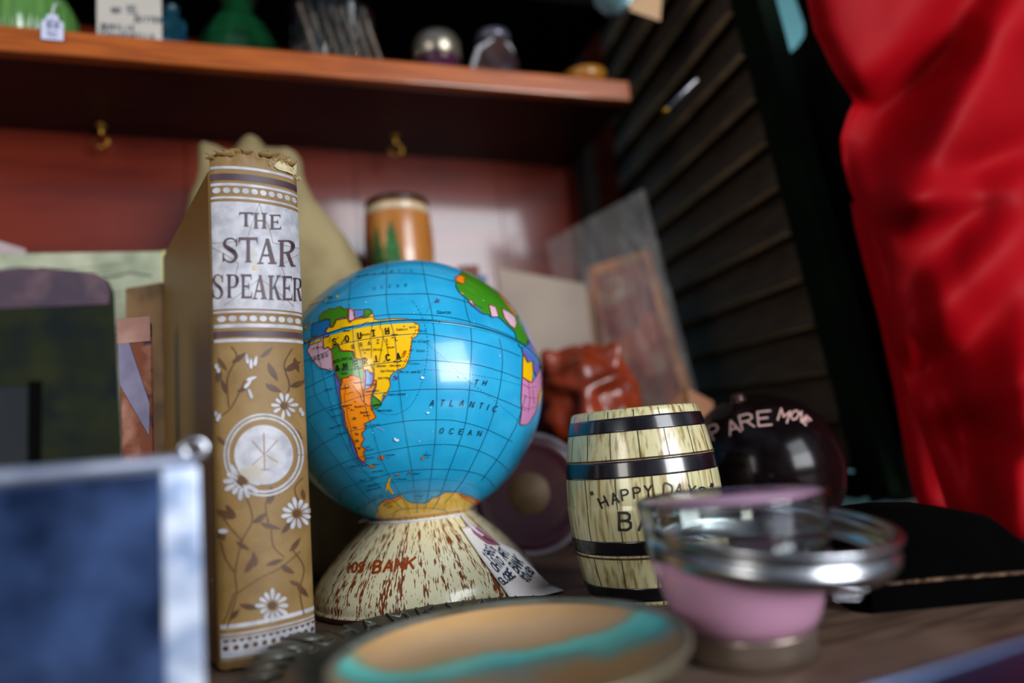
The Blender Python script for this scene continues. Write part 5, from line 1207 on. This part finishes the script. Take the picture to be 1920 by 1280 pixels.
# carved face
fc = at(1100, 764, .58); fz = fc.z
hd = thing('carved_head', 'reddish-brown carved demon head with heavy brows behind the toy barrel', 'carving', (fc.x, fc.y, 0), (0, 0, math.atan2(fc.x, fc.y)*-1))
def face(th, ph):      # th: azimuth from the front, ph: elevation
    def g(a, e, sa, se): return math.exp(-((th-a)/sa)**2-((ph-e)/se)**2)
    r = .046
    r += .0060*(g(-.42, .34-.25*(th+.42), .42, .10)+g(.42, .34+.25*(th-.42), .42, .10))      # brows
    r -= .0060*(g(-.40, .10, .22, .13)+g(.40, .10, .22, .13))
    r += .0036*(g(-.40, .09, .11, .09)+g(.40, .09, .11, .09))                                # eyeballs
    r += .0120*g(0, -.10, .17, .30)+.0050*(g(-.17, -.24, .12, .12)+g(.17, -.24, .12, .12))  # nose
    r += .0060*(g(-.62, -.22, .22, .2)+g(.62, -.22, .22, .2))                               # cheeks
    r += .0050*(g(-.30, -.42, .28, .08)+g(.30, -.42, .28, .08))-.0080*g(0, -.58, .42, .07)+.0060*g(0, -.74, .35, .10)
    r += .0060*g(0, .62, .22, .2)+.0120*(g(-.85, .80, .16, .2)+g(.85, .80, .16, .2))         # crest, horns
    r += .0022*math.sin(13*ph+5*th*th)*math.exp(-((abs(th)-1.1)/.5)**2)
    r += .0012*noise.noise(Vector((th*5, ph*5, 1)))
    return r
rows = []
for i in range(81):
    ph = -1.45+2.9*i/80; rows.append([Vector((face(((t+PI) % (2*PI))-PI, ph)*math.cos(ph)*math.sin(t), -face(((t+PI) % (2*PI))-PI, ph)*math.cos(ph)*math.cos(t)*.85, fz+face(((t+PI) % (2*PI))-PI, ph)*math.sin(ph)*1.15)) for t in [2*PI*j/128 for j in range(128)]])
b = MB(); b.grid(rows, cu=True); b.face(rows[0][::-1]); b.face(rows[-1])
b.build('face', M('red_lacquered_carving', '#8c3212', .34, c2='#6a220c', scale=26, coat=.3, bump=.25, bscale=60), hd)
b = MB(); b.lathe([(.030, 0), (.031, .003), (.022, .012), (.020, max(.02, fz-.036))], 48, cap0=True); b.build('neck', bpy.data.materials['red_lacquered_carving'], hd)
# picture in a plastic sleeve, leaning
TLp, TRp, BRp, BLp = at(1104, 502, .69), at(1212, 468, .65), at(1296, 745, .63), at(1150, 790, .67)
def ext(T, B_): d = (B_-T); k = (T.z-.0015)/(-d.z) if d.z < 0 else 1; return T+d*k
BRf, BLf = ext(TRp, BRp), ext(TLp, BLp)
nn = (TRp-TLp).cross(BLf-TLp).normalized(); nn = nn if nn.dot(EYE-TLp) < 0 else -nn
pf = thing('sleeved_picture', 'wood-framed red and cream picture in a clear plastic sleeve leaning on the shutter', 'picture', tuple(BLf)); PO = Vector(BLf)
def quadpt(u, v): return TLp.lerp(TRp, u).lerp(BLf.lerp(BRf, u), v)-PO
def plate(uv, d0, d1):
    b = MB(); P = [quadpt(*q)+nn*d0 for q in uv]; Q = [quadpt(*q)+nn*d1 for q in uv]; k = len(P)
    b.face(P); b.face(Q[::-1])
    for i in range(k): b.face([P[i], Q[i], Q[(i+1) % k], P[(i+1) % k]])
    return b
plate([(.03, .02), (.97, .02), (.97, .98), (.03, .98)], .0005, .005).build('picture_board', M('red_cream_print', '#b04c30', .5, c2='#7c1c1c', scale=26, lo=.45, hi=.55, c3='#a98a70', s3=22, lo3=.52, hi3=.6), pf)
for uv in ([(0, 0), (1, 0), (1, .045), (0, .045)], [(.93, .045), (1, .045), (1, 1), (.93, 1)], [(0, .045), (.07, .045), (.07, 1), (0, 1)], [(.07, .96), (.93, .96), (.93, 1), (.07, 1)]):
    plate(uv, -.003, .006).build('frame_bar', M('light_oak_frame', '#c87c40', .5, c2='#7a4a2a', scale=30), pf)
S_ = {}
SQ = [at(1030, 455, .69), at(1212, 356, .645), ext(at(1212, 356, .645), at(1312, 735, .615)), ext(at(1030, 455, .69), at(1100, 800, .665))]
rows = []
for i in range(41):
    r = []
    for j in range(31):
        u, v = j/30, i/40; p = SQ[0].lerp(SQ[1], u).lerp(SQ[3].lerp(SQ[2], u), v)
        w_ = math.sin(PI*u)*math.sin(PI*v)
        r.append(p-PO-nn*(.006+.006*w_*(1+.8*noise.noise(Vector((u*4, v*5, 3)))))+nn*.002*noise.noise(Vector((u*12, v*9, 5))))
    rows.append(r)
b = MB(); b.grid(rows); b.build('plastic_sleeve', m_thin, pf)
# bits of card
simple_slab('kraft_card', 'corner of a tan kraft card poking up behind the toy barrel', 'card', (1238, 770), (1286, 724), .555, .002, M('kraft_card', '#94633f', .7, c2='#84563a', scale=20), dr=.548)
simple_slab('kraft_tag', 'small tan swing ticket beside the ball bank', 'card', (1287, 725), (1338, 752), .546, .002, bpy.data.materials['kraft_card'], dr=.552)

# ------------------------------------------------------------------ things along the shelf
SZ = ZB+TH
def spot(px, off): 
    p = col_on(px, Vector((E0.x, E0.y, SZ))+nD*off, sD); return p, (p-EYE).dot(FWD)
def hgt(px, py, d): return at(px, py, d).z-SZ
def shelf_thing(name, label, cat, px, off, group=None):
    p, d = spot(px, off); return thing(name, label, cat, tuple(p), (0, 0, YAW), group), d
# green ribbed vase with a ticket
t_, d = shelf_thing('green_vase', 'pale green ribbed glass vase at the left end of the shelf', 'vase', 60, .055)
r_ = 80/1280*d; b = MB()
rows = []
for i, (f, z) in enumerate(((.45, 0), (.7, .002), (.92, .014), (1.0, .030), (.96, .048), (.8, .064), (.55, .076), (.42, .088), (.5, .10))):
    rows.append([(r_*f*(1+.025*math.cos(24*a))*math.cos(a), r_*f*(1+.025*math.cos(24*a))*math.sin(a), z) for a in [2*PI*j/144 for j in range(144)]])
b.grid(rows, cu=True); b.face(rows[0][::-1]); b.v = [Vector((v.x, v.y, v.z*.82)) for v in b.v]; b.build('vase_body', M('milky_green_glass', '#5d8a44', .2, c2='#4f7a3c', scale=12, coat=.5), t_)
p, d = spot(101, -.0015); tz = at(101, 52, d).z
tt = thing('hang_tag', 'small white hang tag dangling over the shelf edge below the green vase', 'tag', (p.x, p.y, tz), (0, 0, YAW))
hw, hh = 18/1280*d, 26/1280*d
b = MB(); b.prism([(-hw, -hh), (hw, -hh), (hw, hh*.4), (hw*.55, hh*.62), (hw*.5, hh), (-hw*.5, hh), (-hw*.55, hh*.62), (-hw, hh*.4)], -.0009, -.0004, 0, Matrix(((1, 0, 0, 0), (0, 0, 1, 0), (0, 1, 0, 0), (0, 0, 0, 1)))); b.build('tag_card', M('blue_white_card', '#c3c6e0', .5), tt, bevel=.0006)
P_ = Print(lambda u, v, lay: Vector((u, -.00100-.00005*lay, v)), .05); P_.text('$8', -.0036, -.001, .0055, 0, 1, w=.0008, ydown=False); P_.text('50', -.003, -.0075, .004, 0, 1, w=.0006, ydown=False); P_.dot(0, hh*.6, .0010, 0, 1)
P_.mb.build('handwriting', ink, tt)
b = MB(); b.tube([(0, -.0012, hh*.6), (.0005, -.002, hh*1.2), (.001, .001, hh*1.9), (.0, .010, hh*2.6), (-.001, .020, hh*3.2)], .0006, 6); b.tube([(-.004, -.0008, -.0), (-hw-.003, -.002, -.001)], .0005, 6); b.build('string', bpy.data.materials['white_cotton_string'], tt)
# card with handwriting in front of a small blue bottle
p, d = spot(245, .009); w2 = 56/1280*d
t_ = thing('note_card', 'white handwritten note card propped on the shelf', 'card', tuple(p), (0, 0, YAW-.12))
b = MB(); b.box((-w2, -.0006, 0), (w2, .0006, .056)); b.build('card', m_white, t_, bevel=.0003)
P_ = Print(lambda u, v, lay: Vector((u, -.0007-.00005*lay, v)), .05)
for s_, x, z, h in (('no 55', -.012, .0240, .006), ('Bitter', .004, .0165, .006), ('Aemilia', -.020, .0095, .006), ('Sarsaparilla', -.020, .0030, .0055)): P_.text(s_, x, z, h, 0, 1, w=.0010, ydown=False, gap=.15, wid=.5, jit=.06)
P_.mb.build('handwriting', ink, t_)
t_, d = shelf_thing('blue_bottle', 'slim blue-green glass bottle between the note card and the green decanter', 'bottle', 325, .040)
b = MB(); b.lathe([(.0004, 0), (.0105, 0), (.0115, .002), (.0115, .038), (.006, .044), (.005, .052), (.0065, .053), (.0004, .054)], 48); b.build('bottle_body', M('blue_green_glass', '#2c7c94', .05, trans=.85, c2='#2a6c90', scale=30), t_)
# green decanter: wide, sloping shoulders
t_, d = shelf_thing('green_decanter', 'squat emerald green glass decanter in the middle of the shelf', 'decanter', 449, .058)
r_ = 80/1280*d; b = MB(); b.lathe([(.0004, .0006), (r_*.9, .0006), (r_, .003), (r_*1.02, .014), (r_*.98, .024), (r_*.86, .036), (r_*.6, .054), (r_*.36, .064), (r_*.34, .076), (r_*.42, .079), (r_*.30, .079), (r_*.28, .065), (r_*.52, .053), (r_*.8, .035), (r_*.92, .024), (r_*.95, .014), (r_*.9, .004), (.0004, .0038)], 14, sm=False)
b.build('decanter_body', m_ggreen, t_); 
b = MB(); b.lathe([(.0004, .006), (r_*.82, .006), (r_*.88, .014), (r_*.8, .032), (.0004, .034)], 32); b.build('old_contents', M('brown_dregs', '#4a3c24', .4, c2='#33422c', scale=20), t_)
# cut glass tumbler
t_, d = shelf_thing('cut_glass_box', 'clear cut-glass dish with sparkling facets on the shelf', 'glassware', 630, .050)
r_ = 76/1280*d; Hh = hgt(630, 14, d)
b = MB(); rows = []
for (f, z) in ((.96, 0), (1, .003), (1, Hh*.5), (1.0, Hh), (.90, Hh), (.88, Hh*.5), (.86, .008)):
    rows.append([(r_*f*(1+.045*((j+int(z*900)) % 4-1.5)/1.5)*math.cos(2*PI*j/64), .75*r_*f*(1+.045*((j+int(z*900)) % 4-1.5)/1.5)*math.sin(2*PI*j/64), z) for j in range(64)])
b.grid(rows, cu=True, sm=False); b.face(rows[0][::-1]); b.face(rows[-1]); b.build('glass_wall', m_glass, t_)
b = MB()
for k in range(7): b.tube([(-r_*.8+k*r_*.25, -.75*r_*.6, Hh*.95), (-r_*.6+k*r_*.25, -.75*r_*.70, Hh*.5), (-r_*.35+k*r_*.25, -.75*r_*.62, .006)], .0019, 8)
b.build('cut_ribs', M('frosted_ribs', '#8c7c70', .2, .3, c2='#6a5a50', scale=30), t_)
# two small jars
t_, d = shelf_thing('small_jar', 'low purple jar with a silvery lid on the shelf', 'jar', 826, .034)
r_ = 42/1280*d; Hh = hgt(826, 66, d); b = MB(); b.lathe([(.0004, 0), (r_*.95, 0), (r_, .002), (r_, Hh*.55), (.0004, Hh*.55)], 48); b.build('jar_body', M('plum_glass', '#3c1830', .15, coat=.5), t_)
b = MB(); b.lathe([(r_*1.0, Hh*.50), (r_*1.05, Hh*.52), (r_*1.05, Hh*.86), (r_*.9, Hh), (.0004, Hh*1.02)], 48); b.build('lid', M('tarnished_lid', '#8f8a80', .3, .8, c2='#a08c66', scale=30), t_)
t_, d = shelf_thing('handled_jar', 'small brown jar with a pale wire handle on the shelf', 'jar', 935, .034)
r_ = 46/1280*d; Hh = hgt(930, 58, d); b = MB(); b.lathe([(.0004, 0), (r_*.98, 0), (r_, .002), (r_*.95, Hh*.5), (r_*.66, Hh*.72), (r_*.6, Hh*.9), (r_*.62, Hh), (.0004, Hh)], 48); b.build('jar_body', M('brown_glaze', '#3e2c26', .2, c2='#2c2024', scale=20, coat=.5), t_)
b = MB(); b.tube([(-r_*1.08, -.004, .001), (-r_*1.05, -.008, Hh*.35), (-r_*.8, -.010, Hh*.62), (-r_*.2, -.012, Hh*.78), (r_*.5, -.010, Hh*.74), (r_*.72, -.006, Hh*.6)], .0022, 10); b.build('handle', M('frosted_handle', '#8c8c92', .3, coat=.4), t_)
b = MB(); b.lathe([(r_*.62, Hh*.86), (r_*.7, Hh*.9), (r_*.68, Hh*1.0), (.0004, Hh*1.03)], 40); b.build('lid', M('grey_cap', '#5c5c68', .3, .5), t_)
t_, d = shelf_thing('yellow_box', 'small dark box with a yellow edge near the right end of the shelf', 'box', 1025, .05)
b = MB(); b.box((-.016, -.01, 0), (.016, .01, .019)); b.build('box_body', M('dark_printed_card', '#2c2410', .6, c2='#5c4814', scale=60), t_, bevel=.0008)
b = MB(); b.box((-.0172, -.0108, 0), (-.011, -.0098, .0195)); b.build('yellow_edge', M('mustard_card', '#8a6c10', .6), t_)
t_, d = shelf_thing('amber_bowl', 'little amber dish at the right end of the shelf', 'dish', 1098, .018)
r_ = 42/1280*d; b = MB(); b.lathe([(.0004, 0), (r_*.6, 0), (r_*.8, .003), (r_, .011), (r_*.95, .0112), (r_*.72, .004), (.0004, .002)], 48); b.build('bowl_body', M('amber_glaze', '#9a641c', .35, coat=.4), t_)
# card box on the upper shelf end
p = at(1183, 4, .60)
t_ = thing('hanging_card', 'beige card with a pale blue glass drop hanging at the top of the cabinet', 'card', tuple(p), (0, 0, YAW))
b = MB(); b.box((-.002, -.004, -.012), (.028, -.0025, .05), 0, Matrix.Rotation(.22, 4, 'Y')); b.build('beige_card', M('beige_card', '#a8845e', .6), t_, bevel=.0005)
b = MB(); b.lathe([(.0004, -.012), (.010, -.009), (.018, 0), (.020, .014), (.014, .03), (.0004, .034)], 24, 0, (-.016, 0, 0)); b.build('glass_drop', M('pale_blue_glass', '#9cc4cc', .05, trans=.7, coat=.5), t_)
# bright screw hook by the shutter
p = at(1275, 190, .60); t_ = thing('screw_hook', 'bright nickel hook on the side post by the shutter', 'hook', tuple(p))
b = MB(); b.tube([at(1250, 207, .60)-p, at(1262, 196, .60)-p, at(1290, 168, .595)-p, at(1308, 150, .59)-p], [.0020, .0026, .0030, .0022], 10); b.build('hook_arm', m_steel, t_)
b = MB(); b.lathe([(.0004, .002), (.003, .001), (.0034, -.002), (.0004, -.003)], 20, 0, tuple(at(1248, 206, .60)-p)); b.build('screw_head', m_brass, t_)
